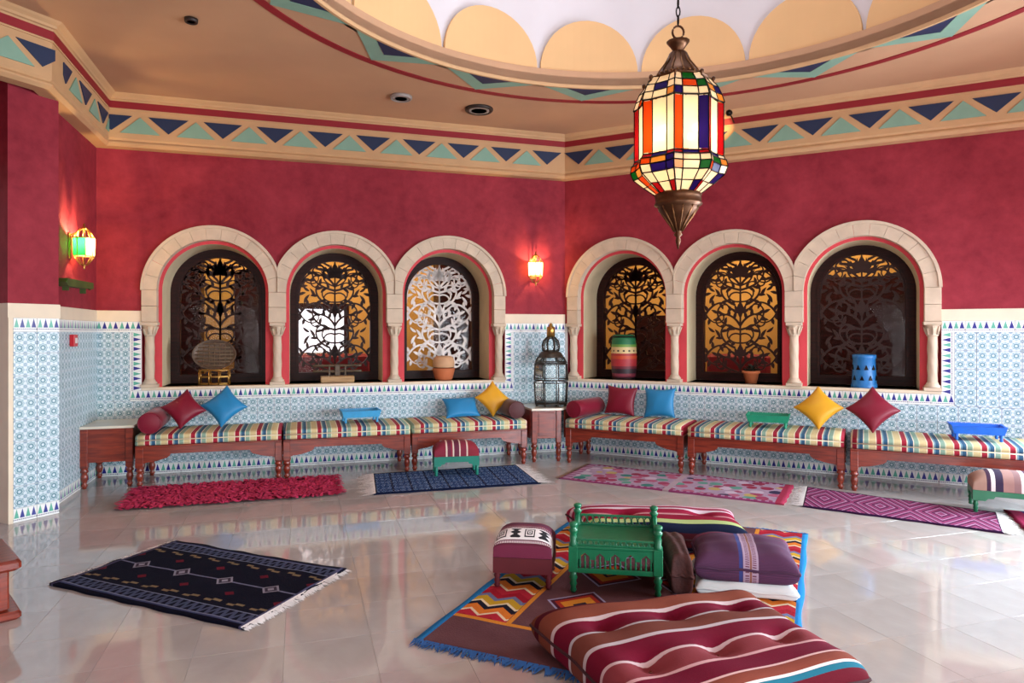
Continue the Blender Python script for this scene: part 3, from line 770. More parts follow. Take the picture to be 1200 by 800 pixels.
def pillow(W, u, o, z, w, h, th, roll, lean, m, name, label, yaw=0, group='throw cushions on the benches', trim=None):
    mb = pillow_mb(w, h, th)
    ob = mb.build(name, m, merge=.0006); tag(ob, label, 'cushion', group)
    Rm = Matrix.Rotation(ang(W)+rad(yaw), 4, 'Z') @ Matrix.Rotation(rad(lean), 4, 'X') @ Matrix.Rotation(rad(roll)*sg(W), 4, 'Y')
    z = SEAT-min((Rm @ v.co).z for v in ob.data.vertices)
    ob.matrix_world = Matrix.Translation(wp(W, u, o, z)) @ Rm
    e = MB(); N = 12                                                # piped seam around the edge
    pts = []
    for sx, sz in ((-1, -1), (1, -1), (1, 1), (-1, 1)):
        for i in range(N):
            s_ = sin(pi/2*(2*i/N-1))
            if (sx, sz) == (-1, -1): u_, v_ = s_, -1
            elif (sx, sz) == (1, -1): u_, v_ = 1, s_
            elif (sx, sz) == (1, 1): u_, v_ = -s_, 1
            else: u_, v_ = -1, -s_
            pts.append((w/2*u_*(1-.13*(1-v_*v_)*u_*u_), 0, h/2*v_*(1-.13*(1-u_*u_)*v_*v_)))
    e.tube(pts, .004, 5, closed=True).build('seam', m, ob)
    return ob
SEAT = .517
pillow('A', 4.37, .30, 0, .305, .305, .13, 38, 24, M_SRED, 'throw_cushion', 'crimson satin cushion stood on its corner against the bolster on the left bench', yaw=4)
pillow('A', 3.985, .28, 0, .33, .33, .14, 42, 26, M_SBLUE, 'throw_cushion', 'blue satin cushion stood on its corner beside the crimson one on the left', yaw=-4)
pillow('A', 1.41, .25, 0, .41, .28, .12, 2, 42, M_SBLUE, 'throw_cushion', 'blue cushion lying low on its long side near the corner')
pillow('A', 1.03, .27, 0, .31, .31, .13, 40, 22, M_SYEL, 'throw_cushion', 'golden yellow cushion stood on its corner beside the corner cabinet')
pillow('B', .80, .17, 0, .37, .34, .13, 3, 14, M_SRED, 'throw_cushion', 'crimson cushion sitting upright right of the crimson bolster by the corner')
pillow('B', 1.27, .17, 0, .36, .34, .13, -2, 14, M_SBLUE, 'throw_cushion', 'blue cushion sitting upright on the right wall bench')
pillow('B', 2.962, .30, 0, .335, .335, .14, 43, 26, M_SYEL, 'throw_cushion', 'golden yellow cushion stood on its corner between green tray and crimson cushion')
pillow('B', 3.455, .30, 0, .345, .345, .14, 45, 26, M_SRED, 'throw_cushion', 'crimson cushion stood on its corner at the right, beside the yellow one')
def bolster(W, u, o0, o1, r, m, label, yaw=0):
    t = thing('bolster', label, 'bolster', wp(W, u, (o0+o1)/2, SEAT+r*.97), ang(W)+rad(yaw), 'bolsters on the benches'); L = o1-o0
    R_ = Matrix.Rotation(-pi/2, 4, 'X')
    prof = [(r*.93, -L/2), (r, -L/2+.02), (r*1.01, -L/4), (r*1.02, 0), (r*1.01, L/4), (r, L/2-.02), (r*.93, L/2)]
    MB().lathe(prof, 28, R_, cap=False).build('cover', m, t)
    for s_ in (-1, 1):
        e = MB(); v = [(0, s_*(L/2+.012), 0)]+[(r*.55*cos(2*pi*i/28), s_*(L/2+.010), r*.55*sin(2*pi*i/28)) for i in range(28)]+[(r*.93*cos(2*pi*i/28), s_*L/2, r*.93*sin(2*pi*i/28)) for i in range(28)]
        f = [(0, 1+i, 1+(i+1) % 28) for i in range(28)]+[(1+i, 29+i, 29+(i+1) % 28, 1+(i+1) % 28) for i in range(28)]
        e.add(v, f, smooth=True)
        e.tube([(r*.95*cos(2*pi*i/28), s_*L/2, r*.95*sin(2*pi*i/28)) for i in range(28)], .006, 5, closed=True)
        e.build('end_cap', m, t)
bolster('A', 4.63, .09, .67, .105, M_SRED, 'crimson satin bolster at the left end of the left bench', 2)
bolster('A', .835, .09, .60, .10, mat('dark_maroon_cloth', '4a1418', .6, sheen=.3), 'dark maroon bolster against the corner cabinet behind the yellow cushion')
bolster('B', .43, .08, .66, .10, M_SRED, 'crimson satin bolster on the right wall bench against the corner cabinet', -8)

# ------------------------------------------------------------------ little tray tables on the benches
def tray_table(W, u, o, col, label, yaw=0, w=.40, dpt=.26, lift=.06):
    m = mat('painted_wood_'+label.split()[0], col, .45, var=.1, vscale=25, bump=.1)
    t = thing('tray_table', label, 'tray', wp(W, u, o, SEAT+.002), ang(W)+rad(yaw), 'painted tray tables on the benches')
    h = w/2; k = dpt/2; z0 = lift
    for x in (-h+.03, h-.03):
        for y in (-k+.03, k-.03):
            MB().lathe([(.011, 0), (.016, .012), (.011, .025), (.017, .045), (.014, z0+.004)], 10, Matrix.Translation((x, y, 0))).build('leg', m, t)
    MB().cbox(-h+.01, h-.01, -k+.01, k-.01, z0, z0+.012, .002).build('tray_floor', m, t)
    def side(L, fl):
        n = 26; top = []
        for i in range(n*4+1):
            x = L/2-L*i/(n*4); top.append((x, .068+.011*abs(sin(pi*i/4))))
        return [(-L/2+.02, 0), (L/2-.02, 0)]+top
    for s_ in (-1, 1):
        T = Matrix.Translation((0, s_*(k-.012), z0)) @ Matrix.Rotation(-s_*rad(14), 4, 'X')
        MB().prism(side(w+.02, 1), -.005, .005, M=T).build('long_side', m, t)
        T = Matrix.Translation((s_*(h-.012), 0, z0)) @ Matrix.Rotation(pi/2, 4, 'Z') @ Matrix.Rotation(s_*rad(14), 4, 'X')
        MB().prism(side(dpt+.02, 1), -.005, .005, M=T).build('end_side', m, t)
    return t
tray_table('A', 2.585, .36, '3f9fd2', 'pale blue scalloped tray table on the middle left bench', 4)
tray_table('B', 2.49, .42, '128f6c', 'emerald green scalloped tray table on the middle right bench', 3)
tray_table('B', 4.30, .42, '1268d8', 'bright blue scalloped tray table on the rightmost bench', 2)

# ------------------------------------------------------------------ rugs
def rug(name, label, pts, m, thick=.012, wav=.0022, nu=40, nv=24, fringe=None, group=None, sdx=0):
    # pts: ground corners in order u0v0, u1v0, u1v1, u0v1
    P = [Vector((x, y, 0)) for x, y in pts]; c = (P[0]+P[1]+P[2]+P[3])/4
    t = thing(name, label, 'rug', (c.x, c.y, 0.0005), 0, group); P = [p-c for p in P]
    def bil(a, b): return (P[0]*(1-a)+P[1]*a)*(1-b)+(P[3]*(1-a)+P[2]*a)*b
    def top(a, b):
        p = bil(a, b); e = wav*(sin(9*a+5*b+sdx)+sin(13*b-7*a+sdx*2)+1.6*sin(23*a+sdx)*sin(17*b))
        q = bil(.5, .5); w_ = .006*sin(31*a+sdx)+.006*sin(27*b+sdx); d = (p-q).normalized() if (p-q).length > 0 else p
        if a in (0, 1) or b in (0, 1): p = p+d*w_
        return (p.x, p.y, thick+max(0, e))
    mb = MB().sheet(top, nu, nv)
    edge = [(i/nu, 0) for i in range(nu)]+[(1, j/nv) for j in range(nv)]+[(1-i/nu, 1) for i in range(nu)]+[(0, 1-j/nv) for j in range(nv)]
    v = []; f = []; uv = []
    for a, b in edge: x, y, z = top(a, b); v += [(x, y, z), (x, y, 0)]
    n = len(edge)
    for i in range(n):
        j = (i+1) % n; f.append((2*i, 2*i+1, 2*j+1, 2*j)); a, b = edge[i], edge[j]
        q = lambda s: (min(max(s[0], .002), .998), min(max(s[1], .002), .998)); uv.append([q(a), q(a), q(b), q(b)])
    mb.add(v, f, uv); mb.build('woven_field', m, t, merge=.0001)
    if fringe:
        fm, ends, Lf, den = fringe; fb = MB()
        for en in ends:
            a0, b0, a1, b1 = {'u0': (0, 0, 0, 1), 'u1': (1, 0, 1, 1), 'v0': (0, 0, 1, 0), 'v1': (0, 1, 1, 1)}[en]
            A, B = bil(a0, b0), bil(a1, b1); out = (bil(a0*.5+a1*.5, b0*.5+b1*.5)-bil(.5, .5)).normalized(); N = int((B-A).length*den)
            for i in range(N):
                p = A+(B-A)*((i+random.random())/N); ln = Lf*random.uniform(.5, 1.25); d = (out+(B-A).normalized()*random.uniform(-.55, .55)).normalized()
                s_ = d.cross(Vector((0, 0, 1)))*random.uniform(.003, .007); z = random.uniform(.004, .012)
                e = p+d*ln; v0 = p-d*.012
                fb.add([(v0.x+s_.x, v0.y+s_.y, thick+.003), (v0.x-s_.x, v0.y-s_.y, thick+.003), (p.x+d.x*ln*.5-s_.x, p.y+d.y*ln*.5-s_.y, z), (p.x+d.x*ln*.5+s_.x, p.y+d.y*ln*.5+s_.y, z), (e.x, e.y, .003)], [(0, 1, 2, 3), (3, 2, 4)])
        tag(fb.build('fringe', fm, t), kind='stuff')
    return t, bil
M_FRW = mat('white_fringe', 'f0eeec', .9, var=.1)
def black_pat(nt, u, v):
    c = mixc(nt, noise(nt, 60)*.5, '0b0d1c', '14152a')
    e = (v-.5).ab()
    # side borders: grey-blue lattice between two lines
    z = ((u*26).fr()-.5).ab(); lat = ((v*26).fr()-.5).ab()
    bz = e.band(.345, .445)
    c = mixc(nt, bz*((z+(e-.345)*5).fr()-.5).ab().lt(.17), c, '454c66')
    c = mixc(nt, e.band(.335, .345)+e.band(.445, .455), c, '70768c')
    c = mixc(nt, e.band(.455, .47), c, '3a4062')
    # tan dashes
    c = mixc(nt, (e-.285+((u*9).fr().gt(.5))*.018).ab().lt(.012)*(u*9).fr().band(.2, .85), c, '7d6a50')
    # central chain of lozenges
    k = u*4.2; x = ((k-.1).fr()-.5).ab(); d = x*.42+e
    c = mixc(nt, d.lt(.075), c, '86828f'); c = mixc(nt, d.lt(.055), c, '3a3240'); c = mixc(nt, d.lt(.028), c, '8c8894')
    c = mixc(nt, e.lt(.008)*x.gt(.17), c, '6c6c84')
    x2 = ((k+.4).fr()-.5).ab(); d2 = x2*.35+(e-.16).ab()
    c = mixc(nt, d2.lt(.035), c, '5e1626')
    c = mixc(nt, (u-.5).ab().gt(.478), c, '50506e'); return mixc(nt, (u-.5).ab().gt(.49), c, '101224')
rug('rug', 'black woven rug with pale lattice borders lying at the lower left', [(-2.736, 4.003), (-1.358, 3.405), (-1.048, 4.247), (-2.418, 4.837)], mat('black_kilim', '', .97, fn=black_pat, var=.05, bump=.4, bscale=120, spec=.1), fringe=(M_FRW, ('u0', 'u1'), .05, 260), sdx=1)
def navy_pat(nt, u, v):
    c = mixc(nt, noise(nt, 45, 2)*.9, '14264c', '34578c')
    c = mixc(nt, ((u*9).fr()-.5).ab().gt(.44), c, '101c3c')
    g = ((v*7).fr()-.5).ab(); h = ((u*27).fr()-.5).ab()
    c = mixc(nt, (g+h).band(.22, .34), c, '6f8cb4'); c = mixc(nt, noise(nt, 70, 1).gt(.66), c, 'b8c6da')
    return mixc(nt, ((u-.5).ab().gt(.485)+(v-.5).ab().gt(.46)).gt(0), c, '0c1630')
rug('rug', 'navy blue woven runner with white fringes under the small green stool', [wp('A', 2.56, 1.66)[:2], wp('A', .945, 1.68)[:2], wp('A', .885, .74)[:2], wp('A', 2.49, .75)[:2]], mat('navy_kilim', '', .95, fn=navy_pat, var=.08, bump=.4, bscale=120, spec=.1), fringe=(M_FRW, ('u0', 'u1'), .15, 220), sdx=2, wav=.001)
def pink_pat(nt, u, v):
    tc = nt.nodes.new('ShaderNodeTexCoord'); vo = nt.nodes.new('ShaderNodeTexVoronoi'); vo.inputs['Scale'].default_value = 8; vo.inputs['Randomness'].default_value = .7
    nt.links.new(tc.outputs['Object'], vo.inputs['Vector']); sp = nt.nodes.new('ShaderNodeSeparateColor'); nt.links.new(vo.outputs['Color'], sp.inputs[0])
    mot = ramp(nt, X(nt, sp.outputs[0]), [(0, '94405c'), (.18, '5c8e80'), (.32, 'a45a74'), (.46, 'b8a8b8'), (.6, '8a3048'), (.72, 'b09a62'), (.8, '3e746e'), (.9, '3a344e')])
    c = mixc(nt, noise(nt, 20), '8a748c', 'b09cae')
    c = mixc(nt, X(nt, vo.outputs['Distance']).lt(.50), c, mot)
    s_ = ((u*34).fr()).lt(.5); c = mixc(nt, (v-.5).ab().gt(.43), c, mixc(nt, s_, 'a4809c', '843c5c'))
    c = mixc(nt, (v-.5).ab().gt(.48), c, '8a3e68')
    c = mixc(nt, (u-.515).ab().lt(.014), c, 'a8949c'); c = mixc(nt, u.lt(.05), c, mixc(nt, (v*9).fr().lt(.5), 'a88aa2', '885070'))
    c = mixc(nt, u.gt(.965), c, '943048'); return c
rug('rug', 'long lilac and pink flowered runner in front of the right benches', [wp('B', .60, 1.56)[:2], wp('B', 2.76, 1.63)[:2], wp('B', 2.77, .80)[:2], wp('B', .60, .72)[:2]], mat('flowered_runner', '', .95, fn=pink_pat, var=.06, bump=.4, bscale=120, spec=.1), fringe=(mat('tan_fringe', '8f7a66', .9), ('u0',), .05, 240), nu=60, sdx=3)
def mag_pat(nt, u, v):
    x = ((u*3.3+.1).fr()-.5).ab(); d = x*.9+(v-.5).ab()*.75; s_ = (d*7).fr()
    c = ramp(nt, s_, [(0, '8a3a62'), (.3, '64264c'), (.42, '9a6288'), (.55, 'b8a2b8'), (.62, '7a3058'), (.82, '2e1a3a')])
    c = mixc(nt, (v-.5).ab().gt(.465), c, '32183a'); return mixc(nt, (u-.5).ab().gt(.487), c, '32183a')
rug('rug', 'magenta runner with concentric diamonds in front of the right benches', [wp('B', 2.90, 1.62)[:2], wp('B', 4.31, 1.77)[:2], wp('B', 4.36, 1.10)[:2], wp('B', 2.88, .82)[:2]], mat('diamond_runner', '', .95, fn=mag_pat, var=.06, bump=.4, bscale=120, spec=.1), fringe=(M_FRW, ('u0', 'u1'), .10, 260), nu=50, sdx=4, wav=.001)
def far_pat(nt, u, v):
    c = ramp(nt, (u*4).fr(), [(0, '8c2246'), (.3, '3a2a5e'), (.5, 'a4406c'), (.7, 'c8b8c4'), (.8, '6c2450')]); return c
rug('rug', 'dark maroon and purple rug cut off by the right edge', [wp('B', 4.47, 1.78)[:2], wp('B', 6.0, 1.95)[:2], wp('B', 6.0, 1.05)[:2], wp('B', 4.42, .96)[:2]], mat('maroon_runner', '', .95, fn=far_pat, var=.06, bump=.4, spec=.1), sdx=5)
def kilim_pat(nt, u, v):
    W_, L_ = 1.64, 2.63
    c = mixc(nt, noise(nt, 7, 4), '55343a', '6e4a4c')
    # rows of lozenges in the field
    fu = (u-.22)/.56; kx = ((fu*2).fr()-.5).ab(); ky = ((v*5+.15).fr()-.5).ab(); d = kx+ky
    f_in = u.band(.22, .78)*v.gt(.13)
    for lim, col in ((.42, '9a93b0'), (.385, '4a1c2c'), (.33, '9c2e22'), (.26, 'c9812c'), (.11, '2a2230'), (.05, 'd8a850')): c = mixc(nt, f_in*d.lt(lim), c, col)
    # zigzag side borders
    e = u.mn(1-u); zz = ((e*W_/.15).fr()-.5).ab()*1.0; s_ = ((v*L_/.062+zz*2.2)/6).fr()
    zc = ramp(nt, s_, stripes([(1, 'b02838'), (.35, 'e0cfae'), (1, 'd2752c'), (.7, '1c1c2c'), (.35, 'e0cfae'), (1, 'c09a2c'), (.6, '6c7296'), (1, '9c1c2e')]))
    c = mixc(nt, e.band(.022, .19)*v.gt(.13), c, zc)
    c = mixc(nt, (e-.20).ab().lt(.008)*v.gt(.125), c, 'cf8430'); c = mixc(nt, (v-.128).ab().lt(.006), c, 'cf8430')
    return mixc(nt, e.lt(.022), c, '2478b4')
t_k, bil_k = rug('rug', 'large brown kilim with zigzag borders and blue edges under the floor cushions', [(-.476, 3.273), (1.09, 2.58), (2.19, 4.99), (.60, 5.68)], mat('brown_kilim', '', .95, fn=kilim_pat, var=.08, bump=.4, bscale=120, spec=.1), wav=.001, nu=60, nv=80, fringe=(mat('blue_fringe', '2a62a4', .9, var=.2), ('v0', 'v1'), .06, 130), sdx=6)
# shaggy red rug of cloth strips
t = thing('shaggy_rug', 'crimson shaggy rag rug in front of the left bench', 'rug', wp('A', 3.78, 1.17, .001), ang('A'))
M_RAG = mat('crimson_rag', 'c43a62', .95, var=.3, vscale=16, spec=.15); M_RAG2 = objvar(mat('crimson_backing', '7c1232', .95, var=.1), .1)
MB().sheet(lambda a, b: (-.90+1.80*a+.02*sin(20*b), -.40+.80*b+.015*sin(30*a), .014), 20, 10).build('backing', M_RAG2, t)
mb = MB()
for i in range(2600):
    x = random.uniform(-.93, .93); y = random.uniform(-.43, .42)
    a = random.uniform(0, 2*pi) if abs(x) < .86 else (0 if x > 0 else pi)+random.uniform(-.5, .5); L_ = random.uniform(.05, .11); w_ = random.uniform(.008, .016)
    row = .018*abs(sin(x*22))
    dx, dy = cos(a), sin(a); px, py = -dy*w_, dx*w_; h = random.uniform(.014, .028)+row*.5
    v = []
    for k in range(3):
        q = k/2-.5; z = (.012, h, .016)[k] if k != 2 else random.uniform(.012, .03)
        v += [(x+dx*L_*q+px, y+dy*L_*q+py, z), (x+dx*L_*q-px, y+dy*L_*q-py, z)]
    mb.add(v, [(0, 1, 3, 2), (2, 3, 5, 4)], smooth=True)
tag(mb.build('rag_pile', M_RAG, t, recalc=False), kind='stuff')

# ------------------------------------------------------------------ large floor cushions
def floor_cushion(name, label, pts, th, m, z0, tufts=(), n=40, rim=.16, uvrot=False, group=None):
    P = [Vector((x, y, 0)) for x, y in pts]; c = (P[0]+P[1]+P[2]+P[3])/4; P = [p-c for p in P]
    def bil(a, b): return (P[0]*(1-a)+P[1]*a)*(1-b)+(P[3]*(1-a)+P[2]*a)*b
    L1 = (P[1]-P[0]).length; L2 = (P[3]-P[0]).length
    def prof(a, b, p):
        ea = min(a, 1-a)*L1/rim; eb = min(b, 1-b)*L2/rim
        g = lambda e: sqrt(max(0, 1-(1-min(e, 1))**2))
        return (g(ea)*g(eb))**p
    def ease(s): return .5-.5*cos(pi*s)
    def top(a, b):
        a, b = ease(a), ease(b); ca = a-(a-.5)*.10*(1-(2*b-1)**2)*(2*a-1)**6; cb = b-(b-.5)*.10*(1-(2*a-1)**2)*(2*b-1)**6
        k_ = 1-.05*(abs(2*a-1)*abs(2*b-1))**6; ca = .5+(ca-.5)*k_; cb = .5+(cb-.5)*k_
        p = bil(ca, cb); z = th*(.5+.5*prof(a, b, .75))
        z += .02*(1-(2*a-1)**2)*(1-(2*b-1)**2)
        for ta, tb in tufts:
            d2 = ((a-ta)*L1)**2+((b-tb)*L2)**2; z -= th*.24*math.exp(-d2/.0035)+th*.08*math.exp(-d2/.02)
        z += .004*sin(17*a+4*b)+.003*sin(23*b)
        return (p.x, p.y, z)
    def bot(a, b):
        x, y, z = top(a, b); a, b = ease(a), ease(b); return (x, y, th*.5*(1-prof(a, b, .5)))
    t = thing(name, label, 'cushion', (c.x, c.y, z0), 0, group)
    def arcuv(s, L_):
        s = ease(s); e = min(1, min(s, 1-s)*L_/rim); g = sqrt(max(0, 1-(1-e)**2))**.75; k_ = min(.3, th*.45/(L_+th*.9))
        return .5+(s-.5)*(1-2*k_)+(k_*(1-g) if s > .5 else -k_*(1-g))
    fu = lambda a, b: (arcuv(a, L1), arcuv(b, L2))
    mb = MB().sheet(top, n, n, fuv=fu).sheet(bot, n, n, fuv=fu); mb.build('cover', m, t, merge=.0006)
    tb_ = MB()
    for ta, tb in tufts:
        p = top(math.acos(1-2*ta)/pi, math.acos(1-2*tb)/pi); tb_.ball((p[0], p[1], p[2]+.002), .010, 8, 5)
    if tufts: tag(tb_.build('tuft_buttons', m, t), kind='stuff')
    e = MB(); N = 24; pts2 = [top(i/N, 0) for i in range(N)]+[top(1, i/N) for i in range(N)]+[top(1-i/N, 1) for i in range(N)]+[top(0, 1-i/N) for i in range(N)]
    e.tube(pts2, .008, 6, closed=True).build('seam', M_SEAM if tufts else m, t)
    return t
M_SEAM = mat('dark_piping', '3a1018', .85)
FRONT = stripes([(3.0, '5e1020'), (1.6, '1f6478'), (.8, 'd9c9c4'), (3, '7c3c2e'), (.7, 'd4aeac'), (5, '6c0a2a'), (.8, 'cfa2a4'), (5, '84383f'), (.8, 'c9aeb0'), (5.5, '6c0a28'), (.9, 'bdb2b6'), (4.5, '6e3a30'), (.9, 'b8b4ba'), (5.5, '6c0a28'), (.9, 'c4b0b0'), (5, '7c4030'), (2.5, '4e0c1c'), (4, '743a26'), (2, '440c18')])
M_FRONT = mat('striped_floor_fabric', '', .9, spec=.15, var=.06, bump=.15, bscale=180, fn=lambda nt, u, v: ramp(nt, v*.999, FRONT))
BACK = stripes([(2, '4a1620'), (5, '121a34'), (3.2, 'a8b878'), (4.5, '861430'), (1.6, 'c79a9e'), (1, 'b86a74'), (4, '8c1636'), (2, 'd0bcc6'), (2.4, '8f2a44'), (1.8, 'c8a8b4'), (4, '9a2040'), (1, 'd0b0b4'), (3, '8c3a2c')])
M_BACK = mat('striped_back_fabric', '', .9, spec=.15, var=.06, bump=.15, bscale=180, fn=lambda nt, u, v: ramp(nt, v*.999, BACK))
KZ = .0165
floor_cushion('floor_cushion', 'large crimson and rust striped floor cushion cut by the bottom edge', [(.44, 2.22), (1.47, 2.70), (1.235, 3.52), (.05, 3.24)], .19, M_FRONT, KZ, [(.22, .34), (.5, .34), (.78, .34), (.22, .70), (.5, .70), (.78, .70)], n=64, group='striped floor cushions')
floor_cushion('floor_cushion', 'crimson striped floor cushion with a lime band behind the green table', [(.49, 4.56), (1.62, 4.46), (1.69, 5.08), (.38, 5.20)], .19, M_BACK, KZ, [(.3, .5), (.75, .55)], n=48, group='striped floor cushions')
def purple_pat(nt, u, v):
    c = mixc(nt, noise(nt, 5), '4e2448', '5c2e54'); c = mixc(nt, ((v*90).fr()).lt(.5), c, '42203f')
    c = mixc(nt, v.gt(.7)*((v*14).fr()).lt(.3), c, '8c2c54')
    b = (u-.53).ab(); c = mixc(nt, b.lt(.055), c, 'a892a8'); c = mixc(nt, b.band(.012, .04)*((v*46).fr()).lt(.5), c, '6a3a50'); c = mixc(nt, b.lt(.008), c, '8a5a4a')
    return mixc(nt, u.band(.445, .472), c, '2f3a7c')
M_PURPLE = mat('purple_woven_fabric', '', .85, var=.05, bump=.15, bscale=180, fn=purple_pat)
floor_cushion('floor_cushion', 'flat white cushion at the bottom of the stack right of the green table', [(1.03, 3.81), (1.585, 3.69), (1.70, 4.16), (1.13, 4.29)], .075, mat('white_cotton', 'dde3e2', .85, var=.04, bump=.1), KZ, rim=.05)
floor_cushion('floor_cushion', 'purple woven cushion with a patterned band lying on the white cushion', [(1.02, 3.80), (1.59, 3.68), (1.71, 4.15), (1.13, 4.29)], .175, M_PURPLE, KZ+.070, rim=.12)
def hide_pat(nt, u, v): return mixc(nt, noise(nt, 12, 5), '2a1012', '5a2c26')
t = floor_cushion('pouf', 'dark brown shaggy pouf between the green table and the purple cushion', [(.895, 3.80), (1.02, 3.77), (1.10, 4.28), (.925, 4.32)], .22, mat('brown_hide', '', .8, fn=hide_pat, var=.15, bump=.5, bscale=40), KZ, rim=.035, n=24)

# ------------------------------------------------------------------ green carved table
M_GREEN = mat('green_painted_wood', '0f6b46', .32, var=.12, vscale=18, bump=.12, bscale=40)
t = thing('low_table', 'low green carved wooden table with railed top in the middle of the kilim', 'table', (.620, 4.045, KZ), math.atan2(-.154, .988))
hw, hd = .258, .235
def gleg(h): return [(.012, 0), (.02, .012), (.014, .03), (.022, .05), (.016, .065), (.025, .085), (.018, .10), (.024, h)]
for x in (-hw+.02, hw-.02):
    for y in (-hd+.02, hd-.02):
        T = Matrix.Translation((x, y, 0))
        MB().lathe(gleg(.125), 12, T).cbox(-.026, .026, -.026, .026, .12, .265, .003, T).build('leg', M_GREEN, t)
        z = .30; MB().lathe([(.02, .255), (.026, .275), (.019, .29), (.021, z+.02), (.017, z+.035), (.026, z+.05), (.026, z+.06), (.016, z+.066), (.025, z+.082), (.025, z+.094), (.012, z+.102)], 12, T).build('corner_finial', M_GREEN, t)
MB().cbox(-hw, hw, -hd, hd, .252, .268, .004).build('table_top', M_GREEN, t)
def rail(L, h0, h1, T, n):
    mb = MB().cbox(-L/2, L/2, -.009, .009, h1-.012, h1, .002, T).cbox(-L/2, L/2, -.009, .009, h0, h0+.010, .002, T)
    for i in range(n):
        x = -L/2+L*(i+.5)/n; w_ = L/n/2; pts = [(x+w_*cos(a)*.92, 0, (h0+h1)/2+(h1-h0)/2*.75*sin(a)) for a in [2*pi*k/10 for k in range(10)]]
        mb.tube(pts, .0045, 5, T, closed=True)
    return mb
Rz = Matrix.Rotation(pi/2, 4, 'Z')
rail(hw*2-.08, .268, .31, Matrix.Translation((0, -hd+.02, 0)), 14).build('front_rail', M_GREEN, t)
rail(hw*2-.08, .268, .335, Matrix.Translation((0, hd-.02, 0)), 11).build('back_rail', M_GREEN, t)
for x in (-hw+.02, hw-.02):
    mb = MB().prism([(-hd+.04, .268), (hd-.04, .268), (hd-.04, .335), (hd-.10, .325), (-hd+.12, .30), (-hd+.04, .30)], -.008, .008, M=Matrix.Translation((x, 0, 0)) @ Rz); mb.build('side_rail', M_GREEN, t)
for y, sgn in ((-hd+.008, 1), (hd-.008, -1)):
    # carved apron: board with five pointed notches above a row of spindles
    top_, mid_, low = .252, .205, .115; x0, x1 = -hw+.045, hw-.045; pts = [(x0, top_), (x0, mid_-.012)]; n = 5; sp = (x1-x0)/n
    for i in range(n):
        c = x0+sp*(i+.5); pts += [(c-sp*.38, mid_-.012), (c-sp*.38, mid_), (c, mid_+.026), (c+sp*.38, mid_), (c+sp*.38, mid_-.012)]
    pts += [(x1, mid_-.012), (x1, top_)]
    MB().prism(pts, y-.006, y+.006).build('apron', M_GREEN, t)
    MB().cbox(x0, x1, y-.008, y+.008, low, low+.028, .003).build('lower_rail', M_GREEN, t)
    for i in range(15):
        x = x0+(x1-x0)*(i+.5)/15; k = .052; b = low+.028
        MB().lathe([(.004, b), (.0075, b+.012), (.004, b+.02), (.008, b+.032), (.004, b+.044), (.006, b+k+.012), (.0045, mid_+.012)], 8, Matrix.Translation((x, y, 0))).build('spindle', M_GREEN, t)
for x in (-hw+.01, hw-.01): MB().cbox(x-.006, x+.006, -hd+.045, hd-.045, .12, .252, .002).build('side_apron', M_GREEN, t)

# ------------------------------------------------------------------ stools
def stool(loc, rz, w, d, zleg, zbox, zt, mf, mc, name, label, seatname='seat_cushion', arch=True):
    t = thing('stool', label, 'stool', loc, rz, 'small upholstered stools'); hx, hy = w/2, d/2
    for x in (-hx+.022, hx-.022):
        for y in (-hy+.022, hy-.022):
            MB().lathe([(.012, 0), (.019, .01), (.013, .022), (.02, .036), (.014, .05), (.021, .066), (.015, .08), (.02, zleg+.005)], 10, Matrix.Translation((x, y, 0))).build('leg', mf, t)
    def ap(L):
        a, b = zleg, zbox
        if not arch: return [(-L/2, b), (-L/2, a), (L/2, a), (L/2, b)]
        return [(-L/2, b), (-L/2, a), (-L*.36, a), (-L*.33, a+.02), (-L*.27, a+.022), (-L*.25, a+.042), (L*.25, a+.042), (L*.27, a+.022), (L*.33, a+.02), (L*.36, a), (L/2, a), (L/2, b)]
    for y in (-hy+.009, hy-.009): MB().prism(ap(w), y-.009, y+.009).build('apron', mf, t)
    for x in (-hx+.009, hx-.009): MB().prism(ap(d-.036), -.009, .009, M=Matrix.Translation((x, 0, 0)) @ Rz).build('side_apron', mf, t)
    MB().box(-hx+.018, hx-.018, -hy+.018, hy-.018, zbox-.02, zbox).build('seat_board', mf, t)
    n = 22; H_ = zt-zbox
    def dome(a, b):
        s_, q = 2*a-1, 2*b-1; s_ = sin(pi/2*s_); q = sin(pi/2*q)
        k = ((1-abs(s_)**4)*(1-abs(q)**3.0))**.55
        return (hx*1.0*s_, hy*1.0*q, zbox+.002+H_*.35*(1 if abs(s_) < .9999 and abs(q) < .9999 else 0)+H_*.65*k)
    MB().sheet(dome, n, n, fuv=lambda a, b: (.5+.5*sin(pi/2*(2*a-1)), .5+.5*sin(pi/2*(2*b-1)))).build(seatname, mc, t)
    return t
STR1 = stripes([(5, '7c1630'), (.7, 'd8c4b4'), (1.6, '6a1838'), (.7, '8c2038'), (.6, 'd8c4b4'), (2.2, '5e1634'), (.6, 'd8c4b4'), (2.6, '7a1a34'), (.6, 'd8c4b4'), (5, '861a2c')])
M_ST1 = mat('maroon_striped_seat', '', .8, fn=lambda nt, u, v: ramp(nt, u, STR1), bump=.15, bscale=150)
M_TEALW = mat('teal_painted_wood', '0f7a66', .4, var=.1)
stool((-.60, 7.15, .0165), math.atan2(.183, .983), .47, .30, .10, .20, .345, M_TEALW, M_ST1, 'stool', 'teal stool with maroon cream striped seat on the navy runner')
STR2 = stripes([(4, 'a88474'), (1.2, '3c1c3c'), (1.2, 'e2d6d2'), (2.2, '2c1c3c'), (3, 'a07a72'), (2, '8c6a6a'), (1.2, 'e2d6d2'), (3, '4a1c44'), (3, '8c4a70'), (2, '3c183a'), (3, '6c2c54')])
